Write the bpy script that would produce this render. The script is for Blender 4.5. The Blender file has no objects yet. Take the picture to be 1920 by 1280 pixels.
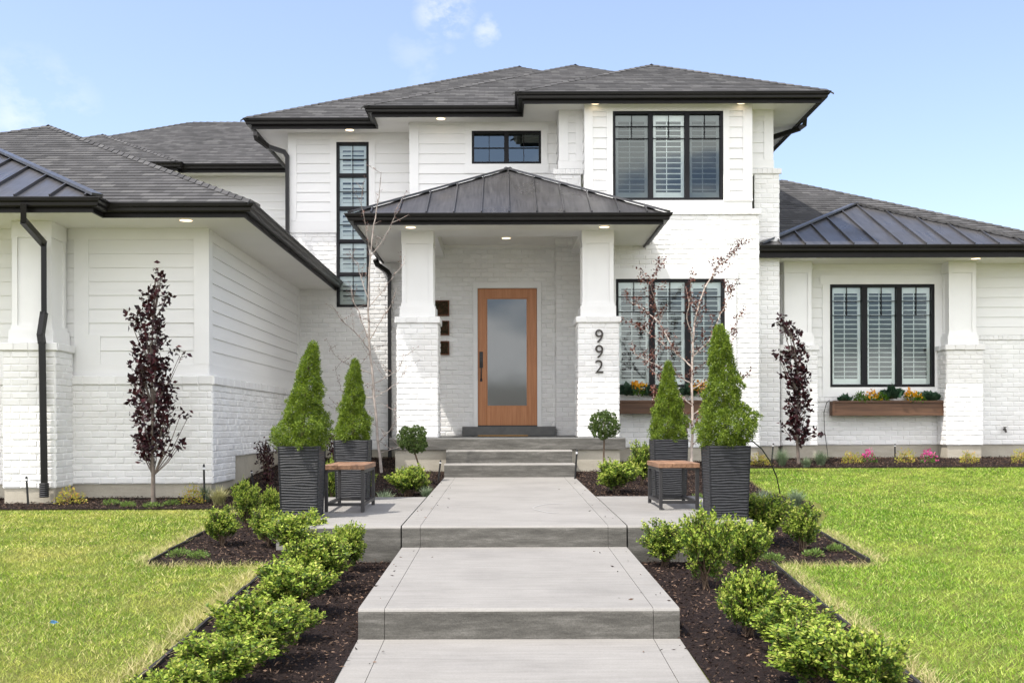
import bpy, math, random
import numpy as np
from mathutils import Vector, Matrix

random.seed(7)
RNG = np.random.default_rng(7)
C = bpy.context.scene
COL = C.collection
PI = math.pi

# ------------------------------------------------------------------ camera
# world frame: camera at the origin, +Y into the picture, z = 0 at eye height
cd = bpy.data.cameras.new("Camera")
cam = bpy.data.objects.new("Camera", cd)
COL.objects.link(cam)
cd.sensor_width = 36.0
cd.lens = 37.5
cd.shift_x = 16.0 / 1920
cd.shift_y = 158.0 / 1920
cd.clip_start = 0.1
cd.clip_end = 2000
cam.location = (0, 0, 0)
cam.rotation_euler = (PI / 2, math.radians(0.15), 0)
C.camera = cam

# ------------------------------------------------------------------ light
LDIR = Vector((1.49, 1.0, -3.3)).normalized()
w = bpy.data.worlds.new("World")
C.world = w
w.use_nodes = True
nt = w.node_tree
nt.nodes.clear()
wo = nt.nodes.new("ShaderNodeOutputWorld")
bg = nt.nodes.new("ShaderNodeBackground")
bg.inputs["Strength"].default_value = 0.15
sky = nt.nodes.new("ShaderNodeTexSky")
sky.sky_type = 'NISHITA'
sky.sun_disc = False
sky.sun_elevation = math.asin(-LDIR.z)
sky.sun_rotation = math.atan2(-LDIR.x, -LDIR.y)
sky.altitude = 300
sky.air_density = 1.0
sky.dust_density = 2.2
sky.ozone_density = 1.2
tc = nt.nodes.new("ShaderNodeTexCoord")


def wn(kind, **kw):
    n = nt.nodes.new(kind)
    for k, v in kw.items():
        setattr(n, k, v)
    return n


def wmath(op, a, b=None, c=None):
    n = wn("ShaderNodeMath", operation=op)
    for i, x in enumerate((a, b, c)):
        if x is None:
            continue
        if isinstance(x, (int, float)):
            n.inputs[i].default_value = x
        else:
            nt.links.new(x, n.inputs[i])
    return n.outputs[0]


def wisp(px, py, rad, scale, thr, amt):
    d = Vector(((px - 944) / 2000, 1, (798 - py) / 2000)).normalized()
    ds = wn("ShaderNodeVectorMath", operation='DISTANCE')
    nt.links.new(tc.outputs["Generated"], ds.inputs[0])
    ds.inputs[1].default_value = d
    mr = wn("ShaderNodeMapRange", interpolation_type='SMOOTHSTEP')
    nt.links.new(ds.outputs["Value"], mr.inputs[0])
    mr.inputs[1].default_value = rad
    mr.inputs[2].default_value = rad * 0.1
    ns = wn("ShaderNodeTexNoise")
    ns.inputs["Scale"].default_value = scale
    ns.inputs["Detail"].default_value = 8
    ns.inputs["Roughness"].default_value = 0.6
    mp = wn("ShaderNodeMapping")
    mp.inputs["Rotation"].default_value = (0, 0.5, 0)
    mp.inputs["Scale"].default_value = (1, 1, 1.5)
    nt.links.new(tc.outputs["Generated"], mp.inputs[0])
    nt.links.new(mp.outputs[0], ns.inputs["Vector"])
    m2 = wn("ShaderNodeMapRange", interpolation_type='SMOOTHSTEP')
    nt.links.new(ns.outputs[0], m2.inputs[0])
    m2.inputs[1].default_value = thr
    m2.inputs[2].default_value = thr + 0.3
    return wmath('MULTIPLY', wmath('MULTIPLY', mr.outputs[0], m2.outputs[0]), amt)


cl = wisp(836, 20, 0.038, 24, 0.38, 0.6)
cl = wmath('MAXIMUM', cl, wisp(916, 58, 0.022, 34, 0.36, 0.4))
cl = wmath('MAXIMUM', cl, wisp(60, 225, 0.085, 13, 0.36, 0.4))
cl = wmath('MAXIMUM', cl, wisp(800, 95, 0.06, 14, 0.4, 0.2))
# unseen broken cloud behind the camera, added for glass reflections and facade fill
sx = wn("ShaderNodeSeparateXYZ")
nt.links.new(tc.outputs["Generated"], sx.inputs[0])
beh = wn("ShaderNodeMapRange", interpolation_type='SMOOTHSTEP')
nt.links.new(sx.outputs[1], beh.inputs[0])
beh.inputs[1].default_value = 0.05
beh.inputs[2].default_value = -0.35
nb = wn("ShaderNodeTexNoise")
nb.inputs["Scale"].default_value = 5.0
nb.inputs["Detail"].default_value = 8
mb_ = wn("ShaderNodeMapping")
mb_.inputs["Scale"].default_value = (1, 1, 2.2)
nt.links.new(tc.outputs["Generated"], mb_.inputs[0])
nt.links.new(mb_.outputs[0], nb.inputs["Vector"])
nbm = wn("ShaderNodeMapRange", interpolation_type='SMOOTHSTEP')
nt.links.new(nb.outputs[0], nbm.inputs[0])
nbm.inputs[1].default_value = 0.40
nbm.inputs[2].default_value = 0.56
fill_cloud = wmath('MULTIPLY', beh.outputs[0], nbm.outputs[0])
cl = wmath('MAXIMUM', cl, 0.07)
mx = wn("ShaderNodeMix", data_type='RGBA')
nt.links.new(cl, mx.inputs[0])
tint = wn("ShaderNodeMix", data_type='RGBA', blend_type='MULTIPLY')
tint.inputs[0].default_value = 1.0
nt.links.new(sky.outputs[0], tint.inputs[6])
tint.inputs[7].default_value = (0.96, 0.925, 0.97, 1)
nt.links.new(tint.outputs[2], mx.inputs[6])
mx.inputs[7].default_value = (4.5, 4.4, 4.6, 1)
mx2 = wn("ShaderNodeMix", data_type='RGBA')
nt.links.new(fill_cloud, mx2.inputs[0])
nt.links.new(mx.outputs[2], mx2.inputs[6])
mx2.inputs[7].default_value = (10.2, 10.0, 9.8, 1)  # added cloud brightened to lift the shaded facade
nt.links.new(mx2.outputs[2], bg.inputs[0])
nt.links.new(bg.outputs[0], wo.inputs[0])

sd = bpy.data.lights.new("Sun", 'SUN')
sd.energy = 3.15
sd.angle = math.radians(0.53)
sd.color = (1.0, 0.95, 0.88)
so = bpy.data.objects.new("Sun", sd)
COL.objects.link(so)
so.rotation_euler = LDIR.to_track_quat('-Z', 'Y').to_euler()
so.location = (-15, -10, 30)

C.view_settings.view_transform = 'Standard'
C.view_settings.look = 'None'
C.view_settings.exposure = 0.99
C.view_settings.gamma = 1.0

# ------------------------------------------------------------------ materials


class NT:
    def __init__(s, name):
        s.m = bpy.data.materials.new(name)
        s.m.use_nodes = True
        s.t = s.m.node_tree
        s.t.nodes.clear()
        s.out = s.t.nodes.new("ShaderNodeOutputMaterial")

    def n(s, kind, **kw):
        x = s.t.nodes.new(kind)
        for k, v in kw.items():
            setattr(x, k, v)
        return x

    def l(s, a, b):
        s.t.links.new(a, b)

    def pbsdf(s, col=None, rough=0.6, metal=0.0, spec=0.5):
        p = s.n("ShaderNodeBsdfPrincipled")
        if col is not None:
            p.inputs["Base Color"].default_value = (*col, 1)
        p.inputs["Roughness"].default_value = rough
        p.inputs["Metallic"].default_value = metal
        p.inputs["Specular IOR Level"].default_value = spec
        return p

    def coords(s, scale=(1, 1, 1), kind="Object", rot=(0, 0, 0)):
        t = s.n("ShaderNodeTexCoord")
        m = s.n("ShaderNodeMapping")
        m.inputs["Scale"].default_value = scale
        m.inputs["Rotation"].default_value = rot
        s.l(t.outputs[kind], m.inputs[0])
        return m.outputs[0]

    def noise(s, vec, scale, detail=4, rough=0.55):
        x = s.n("ShaderNodeTexNoise")
        x.inputs["Scale"].default_value = scale
        x.inputs["Detail"].default_value = detail
        x.inputs["Roughness"].default_value = rough
        s.l(vec, x.inputs["Vector"])
        return x.outputs[0]

    def ramp(s, fac, stops):
        r = s.n("ShaderNodeValToRGB")
        e = r.color_ramp.elements
        while len(e) < len(stops):
            e.new(0.5)
        for el, (p, c) in zip(e, stops):
            el.position = p
            el.color = (*c, 1)
        s.l(fac, r.inputs[0])
        return r.outputs[0]

    def mix(s, fac, a, b, blend='MIX'):
        x = s.n("ShaderNodeMix", data_type='RGBA', blend_type=blend)
        for i, v in ((0, fac), (6, a), (7, b)):
            if isinstance(v, (int, float)):
                x.inputs[i].default_value = v
            elif isinstance(v, tuple):
                x.inputs[i].default_value = (*v, 1)
            else:
                s.l(v, x.inputs[i])
        return x.outputs[2]

    def bump(s, h, strength=0.3, dist=0.01):
        b = s.n("ShaderNodeBump")
        b.inputs["Strength"].default_value = strength
        b.inputs["Distance"].default_value = dist
        s.l(h, b.inputs["Height"])
        return b.outputs[0]

    def rnd(s):
        return s.n("ShaderNodeNewGeometry").outputs["Random Per Island"]

    def done(s, sh):
        s.l(sh, s.out.inputs[0])
        return s.m


def simple(name, col, rough=0.6, var=0.15, nscale=8, bump=0.0, bscale=40, metal=0.0, spec=0.5, scale=(1, 1, 1)):
    m = NT(name)
    v = m.coords(scale)
    f = m.noise(v, nscale)
    c = m.ramp(f, [(0.3, tuple(x * (1 - var) for x in col)), (0.7, tuple(min(1, x * (1 + var)) for x in col))])
    p = m.pbsdf(None, rough, metal, spec)
    m.l(c, p.inputs["Base Color"])
    if bump:
        m.l(m.bump(m.noise(v, bscale, 6), bump, 0.01), p.inputs["Normal"])
    return m.done(p.outputs[0])


def mat_brick():
    m = NT("painted_brick")
    v = m.coords()
    r = m.rnd()
    c = m.ramp(r, [(0, (0.74, 0.735, 0.72)), (1, (0.82, 0.815, 0.80))])
    d = m.noise(v, 1.3, 5)
    c2 = m.mix(m.ramp(d, [(0.45, (0, 0, 0)), (0.75, (1, 1, 1))]), c, (0.72, 0.705, 0.68))
    p = m.pbsdf(None, 0.55, 0, 0.3)
    m.l(c2, p.inputs["Base Color"])
    m.l(m.bump(m.noise(v, 45, 5, 0.65), 0.5, 0.006), p.inputs["Normal"])
    return m.done(p.outputs[0])


def mat_shingle():
    m = NT("asphalt_shingle")
    v = m.coords((1, 1, 1), "UV")
    b = m.n("ShaderNodeTexBrick", offset=0.37, offset_frequency=2, squash=1.0)
    b.inputs["Color1"].default_value = (0, 0, 0, 1)
    b.inputs["Color2"].default_value = (1, 1, 1, 1)
    b.inputs["Mortar"].default_value = (0.0, 0.0, 0.0, 1)
    b.inputs["Scale"].default_value = 1.0
    b.inputs["Mortar Size"].default_value = 0.004
    b.inputs["Brick Width"].default_value = 0.17
    b.inputs["Row Height"].default_value = 0.143
    m.l(v, b.inputs["Vector"])
    c = m.ramp(b.outputs[0], [(0.0, (0.085, 0.081, 0.082)), (0.4, (0.108, 0.103, 0.105)), (0.7, (0.128, 0.122, 0.125)), (1.0, (0.165, 0.158, 0.158))])
    g = m.noise(v, 120, 3, 0.7)
    c = m.mix(0.55, c, m.ramp(g, [(0.3, (0.4, 0.4, 0.4)), (0.7, (1.0, 1.0, 1.0))]), 'MULTIPLY')
    big = m.noise(v, 0.6, 3)
    c = m.mix(1.0, c, m.ramp(big, [(0.3, (0.60, 0.62, 0.60)), (0.7, (0.77, 0.79, 0.77))]), 'MULTIPLY')
    p = m.pbsdf(None, 0.9, 0, 0.2)
    m.l(c, p.inputs["Base Color"])
    m.l(m.bump(g, 0.4, 0.006), p.inputs["Normal"])
    return m.done(p.outputs[0])


def mat_metalroof():
    m = NT("standing_seam_metal")
    v = m.coords((26, 1.2, 1.2))
    f = m.noise(v, 1.5, 5, 0.6)
    v2 = m.coords((1, 1, 1))
    g = m.noise(v2, 1.7, 4)
    c = m.ramp(f, [(0.28, (0.028, 0.0275, 0.028)), (0.72, (0.072, 0.070, 0.071))])
    p = m.pbsdf(None, 0.36, 0.0, 0.48)
    m.l(c, p.inputs["Base Color"])
    rr = m.n("ShaderNodeMapRange")
    m.l(g, rr.inputs[0])
    rr.inputs[1].default_value = 0.3
    rr.inputs[2].default_value = 0.7
    rr.inputs[3].default_value = 0.24
    rr.inputs[4].default_value = 0.42
    m.l(rr.outputs[0], p.inputs["Roughness"])
    m.l(m.bump(g, 0.25, 0.02), p.inputs["Normal"])
    return m.done(p.outputs[0])


def mat_concrete(name, base, stain=(0.5, 0.48, 0.45)):
    m = NT(name)
    v = m.coords()
    f = m.noise(v, 1.4, 6, 0.62)
    c = m.ramp(f, [(0.25, tuple(x * 0.82 for x in base)), (0.5, base), (0.8, tuple(x * 1.12 for x in base))])
    s = m.noise(m.coords((0.7, 9, 3)), 3.0, 6, 0.7)
    c = m.mix(0.5, c, m.ramp(s, [(0.3, (0.70, 0.69, 0.67)), (0.62, (1.10, 1.10, 1.10))]), 'MULTIPLY')
    g = m.noise(v, 90, 4, 0.7)
    c = m.mix(0.35, c, m.ramp(g, [(0.3, (0.65, 0.65, 0.65)), (0.65, (1.1, 1.1, 1.1))]), 'MULTIPLY')
    p = m.pbsdf(None, 0.8, 0, 0.3)
    m.l(c, p.inputs["Base Color"])
    m.l(m.bump(m.noise(m.coords((3, 22, 6)), 12, 5, 0.7), 0.35, 0.006), p.inputs["Normal"])
    return m.done(p.outputs[0])


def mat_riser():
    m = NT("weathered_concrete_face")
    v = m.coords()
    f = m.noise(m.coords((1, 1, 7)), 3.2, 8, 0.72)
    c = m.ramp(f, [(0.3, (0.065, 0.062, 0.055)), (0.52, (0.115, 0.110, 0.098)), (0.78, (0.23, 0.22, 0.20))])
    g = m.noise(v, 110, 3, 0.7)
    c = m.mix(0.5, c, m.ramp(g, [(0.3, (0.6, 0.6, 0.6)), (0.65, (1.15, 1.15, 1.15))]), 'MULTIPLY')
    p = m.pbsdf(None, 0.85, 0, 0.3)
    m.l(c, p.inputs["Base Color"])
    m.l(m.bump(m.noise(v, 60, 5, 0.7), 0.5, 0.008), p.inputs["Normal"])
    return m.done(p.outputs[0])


def mat_leaf(name, c1, c2, trans=0.25, rough=0.45, nscale=None, c3=None, spec=0.4):
    m = NT(name)
    r = m.rnd()
    stops = [(0, c1), (1, c2)] if c3 is None else [(0, c1), (0.6, c2), (1, c3)]
    c = m.ramp(r, stops)
    if nscale:
        t = m.n("ShaderNodeNewGeometry")
        f = m.noise(t.outputs["Position"], nscale, 3)
        c = m.mix(0.8, c, m.ramp(f, [(0.35, (0.62, 0.66, 0.6)), (0.65, (1.15, 1.12, 1.1))]), 'MULTIPLY')
    p = m.pbsdf(None, rough, 0, spec)
    m.l(c, p.inputs["Base Color"])
    tr = m.n("ShaderNodeBsdfTranslucent")
    m.l(c, tr.inputs[0])
    mxs = m.n("ShaderNodeMixShader")
    mxs.inputs[0].default_value = trans
    m.l(p.outputs[0], mxs.inputs[1])
    m.l(tr.outputs[0], mxs.inputs[2])
    return m.done(mxs.outputs[0])


def mat_grass():
    m = NT("lawn_grass")
    t = m.n("ShaderNodeNewGeometry")
    pos = t.outputs["Position"]
    r = m.rnd()
    c = m.ramp(r, [(0, (0.045, 0.115, 0.008)), (0.5, (0.20, 0.335, 0.020)), (0.8, (0.41, 0.52, 0.08)), (1.0, (0.74, 0.70, 0.34))])
    f = m.noise(pos, 0.9, 5, 0.6)
    g = m.noise(pos, 3.4, 4, 0.6)
    straw = m.mix(m.ramp(f, [(0.44, (0, 0, 0)), (0.66, (0.95, 0.95, 0.95))]), c, (0.58, 0.55, 0.17))
    c = m.mix(0.5, c, straw)
    c = m.mix(0.8, c, m.ramp(g, [(0.3, (0.52, 0.68, 0.45)), (0.7, (1.38, 1.24, 1.2))]), 'MULTIPLY')
    sep = m.n("ShaderNodeSeparateXYZ")
    m.l(pos, sep.inputs[0])
    mr = m.n("ShaderNodeMapRange")
    m.l(sep.outputs[0], mr.inputs[0])
    mr.inputs[1].default_value = -1.5
    mr.inputs[2].default_value = 2.0
    c = m.mix(mr.outputs[0], m.mix(1.0, c, (1.06, 1.0, 1.1), 'MULTIPLY'), m.mix(1.0, c, (0.88, 1.0, 0.8), 'MULTIPLY'))
    p = m.pbsdf(None, 0.5, 0, 0.3)
    m.l(c, p.inputs["Base Color"])
    tr = m.n("ShaderNodeBsdfTranslucent")
    m.l(c, tr.inputs[0])
    ms = m.n("ShaderNodeMixShader")
    ms.inputs[0].default_value = 0.35
    m.l(p.outputs[0], ms.inputs[1])
    m.l(tr.outputs[0], ms.inputs[2])
    return m.done(ms.outputs[0])


def mat_glass(name, tint, refl, rough=0.0):
    m = NT(name)
    tr = m.n("ShaderNodeBsdfTransparent")
    tr.inputs[0].default_value = (*tint, 1)
    gl = m.n("ShaderNodeBsdfGlossy")
    gl.inputs["Color"].default_value = (0.9, 1.0, 1.0, 1)
    gl.inputs["Roughness"].default_value = rough
    ly = m.n("ShaderNodeLayerWeight")
    ly.inputs[0].default_value = 0.35
    mr = m.n("ShaderNodeMapRange")
    m.l(ly.outputs["Fresnel"], mr.inputs[0])
    mr.inputs[3].default_value = refl
    mr.inputs[4].default_value = 1.0
    ms = m.n("ShaderNodeMixShader")
    m.l(mr.outputs[0], ms.inputs[0])
    m.l(tr.outputs[0], ms.inputs[1])
    m.l(gl.outputs[0], ms.inputs[2])
    return m.done(ms.outputs[0])


def mat_wood(name, a, b, axis='z', scale=1.0, rough=0.45):
    m = NT(name)
    sc = {'z': (30, 30, 1.6), 'x': (1.6, 30, 30), 'y': (30, 1.6, 30)}[axis]
    v = m.coords(tuple(x * scale for x in sc))
    f = m.noise(v, 1.0, 6, 0.6)
    c = m.ramp(f, [(0.3, a), (0.7, b)])
    p = m.pbsdf(None, rough, 0, 0.4)
    m.l(c, p.inputs["Base Color"])
    m.l(m.bump(f, 0.15, 0.004), p.inputs["Normal"])
    return m.done(p.outputs[0])


def mat_emit(name, col, s):
    m = NT(name)
    e = m.n("ShaderNodeEmission")
    e.inputs[0].default_value = (*col, 1)
    e.inputs[1].default_value = s
    return m.done(e.outputs[0])


def mat_mulch():
    m = NT("bark_mulch")
    v = m.coords()
    f = m.noise(v, 38, 6, 0.7)
    c = m.ramp(f, [(0.3, (0.006, 0.0035, 0.003)), (0.55, (0.019, 0.011, 0.009)), (0.8, (0.05, 0.031, 0.025))])
    p = m.pbsdf(None, 0.9, 0, 0.2)
    m.l(c, p.inputs["Base Color"])
    m.l(m.bump(f, 1.0, 0.03), p.inputs["Normal"])
    return m.done(p.outputs[0])


def mat_soil():
    m = NT("lawn_thatch")
    v = m.coords()
    f = m.noise(v, 30, 5, 0.7)
    c = m.ramp(f, [(0.3, (0.05, 0.065, 0.01)), (0.7, (0.18, 0.18, 0.045))])
    p = m.pbsdf(None, 0.9, 0, 0.2)
    m.l(c, p.inputs["Base Color"])
    m.l(m.bump(f, 0.8, 0.03), p.inputs["Normal"])
    return m.done(p.outputs[0])


M = dict(
    brick=mat_brick(),
    trim=simple("white_trim_paint", (0.79, 0.785, 0.77), 0.5, 0.025, 3, 0.08, 60),
    siding=simple("white_lap_siding", (0.78, 0.775, 0.76), 0.55, 0.03, 2, 0.12, 50, scale=(0.3, 0.3, 4)),
    soffit=simple("white_soffit_paint", (0.80, 0.785, 0.75), 0.6, 0.02, 2, 0.1, 90),
    black=simple("black_gutter_metal", (0.009, 0.008, 0.008), 0.45, 0.2, 6, spec=0.2),
    gutter=simple("black_gutter_aluminium", (0.009, 0.008, 0.008), 0.34, 0.2, 6, spec=0.3),
    frame=simple("black_window_frame", (0.008, 0.008, 0.010), 0.5, 0.15, 9, spec=0.2),
    shingle=mat_shingle(),
    metal=mat_metalroof(),
    shutter=simple("white_shutter", (0.78, 0.80, 0.79), 0.5, 0.02, 4),
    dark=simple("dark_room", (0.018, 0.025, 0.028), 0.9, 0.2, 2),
    glass=mat_glass("window_glass", (0.95, 0.99, 0.97), 0.045),
    screen=mat_glass("screened_glass", (0.40, 0.43, 0.43), 0.03),
    skyglass=mat_glass("dark_glass", (0.3, 0.42, 0.48), 0.10),
    walk=mat_concrete("broom_finished_concrete", (0.245, 0.236, 0.220)),
    riser=mat_riser(),
    found=mat_concrete("foundation_concrete", (0.42, 0.385, 0.315)),
    step_grey=simple("grey_painted_concrete", (0.11, 0.11, 0.105), 0.7, 0.15, 10, 0.2, 60),
    mulch=mat_mulch(),
    soil=mat_soil(),
    dry=mat_leaf("dry_grass", (0.30, 0.27, 0.10), (0.62, 0.54, 0.28), 0.2, 0.7),
    grass=mat_grass(),
    chip=mat_leaf("bark_chip", (0.012, 0.007, 0.005), (0.03, 0.018, 0.014), 0.0, 0.8, None, (0.20, 0.13, 0.09), 0.2),
    box_old=mat_leaf("boxwood_leaf", (0.035, 0.078, 0.010), (0.12, 0.195, 0.024), 0.2, 0.45, 9, None, 0.25),
    box_new=mat_leaf("boxwood_new_growth", (0.20, 0.30, 0.034), (0.36, 0.46, 0.065), 0.3, 0.5, 9, (0.50, 0.50, 0.13), 0.2),
    spruce=mat_leaf("spruce_needle", (0.06, 0.115, 0.008), (0.16, 0.24, 0.016), 0.22, 0.55, 26, (0.30, 0.38, 0.045)),
    ball=mat_leaf("topiary_needle", (0.045, 0.095, 0.02), (0.11, 0.18, 0.035), 0.2, 0.5, 20, (0.17, 0.20, 0.07)),
    purple=mat_leaf("purple_leaf", (0.012, 0.004, 0.006), (0.028, 0.008, 0.011), 0.10, 0.4, None, (0.06, 0.014, 0.018), 0.25),
    copper=mat_leaf("copper_leaf", (0.045, 0.013, 0.011), (0.11, 0.032, 0.022), 0.25, 0.4, None, (0.22, 0.085, 0.05)),
    bud=mat_leaf("bud", (0.10, 0.045, 0.035), (0.24, 0.11, 0.08), 0.1, 0.6),
    spirea=mat_leaf("spirea_leaf", (0.30, 0.33, 0.04), (0.50, 0.47, 0.07), 0.3, 0.5, 12, (0.55, 0.24, 0.07)),
    fescue=mat_leaf("fescue_blade", (0.11, 0.16, 0.09), (0.24, 0.30, 0.18), 0.2, 0.6),
    straw=mat_leaf("straw_blade", (0.22, 0.22, 0.09), (0.40, 0.38, 0.18), 0.2, 0.6),
    cover=mat_leaf("ground_cover_leaf", (0.09, 0.16, 0.03), (0.20, 0.29, 0.06), 0.25, 0.5),
    pink=mat_leaf("pink_petal", (0.55, 0.02, 0.20), (0.80, 0.10, 0.40), 0.25, 0.5),
    orange=mat_leaf("orange_petal", (0.75, 0.28, 0.01), (0.85, 0.50, 0.03), 0.25, 0.5),
    kale=mat_leaf("kale_leaf", (0.02, 0.055, 0.03), (0.07, 0.13, 0.075), 0.15, 0.45),
    green=mat_leaf("leafy_green", (0.04, 0.11, 0.01), (0.12, 0.24, 0.025), 0.3, 0.4),
    bark=simple("grey_bark", (0.24, 0.20, 0.165), 0.8, 0.3, 30, 0.5, 60, scale=(1, 1, 0.4)),
    greybark=simple("grey_twig_bark", (0.30, 0.26, 0.23), 0.75, 0.35, 25, 0.5, 60, scale=(1, 1, 0.5)),
    darkbark=simple("dark_bark", (0.15, 0.12, 0.10), 0.8, 0.3, 30, 0.5, 60, scale=(1, 1, 0.4)),
    palebark=simple("pale_bark", (0.44, 0.37, 0.32), 0.7, 0.25, 30, 0.4, 60, scale=(1, 1, 0.4)),
    twig=simple("brown_twig", (0.10, 0.065, 0.04), 0.8, 0.3, 30),
    door=mat_wood("fir_door_wood", (0.40, 0.150, 0.050), (0.54, 0.235, 0.095), 'z', 1.0, 0.4),
    boxwood=mat_wood("stained_box_wood", (0.055, 0.026, 0.014), (0.13, 0.066, 0.036), 'x', 0.8, 0.6),
    bench=mat_wood("bench_top_wood", (0.13, 0.068, 0.04), (0.32, 0.18, 0.105), 'y', 0.9, 0.5),
    mossframe=mat_wood("moss_frame_wood", (0.10, 0.04, 0.02), (0.2, 0.085, 0.045), 'x', 1, 0.6),
    iron=simple("dark_iron", (0.022, 0.021, 0.022), 0.45, 0.2, 20),
    planter=simple("charcoal_planter", (0.024, 0.025, 0.028), 0.5, 0.25, 25, 0.1, 80, spec=0.3),
    plastic=simple("black_plastic", (0.010, 0.010, 0.010), 0.4, 0.2, 20),
    white=simple("white_cap_plastic", (0.7, 0.7, 0.7), 0.5, 0.05, 20),
    mat=simple("coir_mat", (0.26, 0.15, 0.055), 0.95, 0.25, 60, 0.6, 200),
    moss=mat_leaf("dried_moss", (0.012, 0.012, 0.004), (0.05, 0.048, 0.012), 0.05, 0.8),
    number=simple("bronze_number", (0.028, 0.020, 0.014), 0.4, 0.2, 30),
    lamp=mat_emit("soffit_lamp", (1.0, 0.76, 0.48), 1.5),
    edge=simple("black_edging", (0.016, 0.014, 0.013), 0.8, 0.4, 20, 0.4, 60),
    scuff=simple("chalky_scuff", (0.36, 0.355, 0.34), 0.9, 0.15, 30),
    blue=simple("blue_scrap", (0.05, 0.15, 0.25), 0.6, 0.1, 20),
)


def mat_frost():
    m = NT("frosted_glass")
    d = m.pbsdf((0.022, 0.024, 0.027), 0.35, 0, 0.3)
    gl = m.n("ShaderNodeBsdfGlossy")
    gl.inputs["Color"].default_value = (0.92, 0.97, 1, 1)
    gl.inputs["Roughness"].default_value = 0.02
    ms = m.n("ShaderNodeMixShader")
    ms.inputs[0].default_value = 0.085
    m.l(d.outputs[0], ms.inputs[1])
    m.l(gl.outputs[0], ms.inputs[2])
    return m.done(ms.outputs[0])


M['frost'] = mat_frost()

# ------------------------------------------------------------------ mesh helpers


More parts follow.
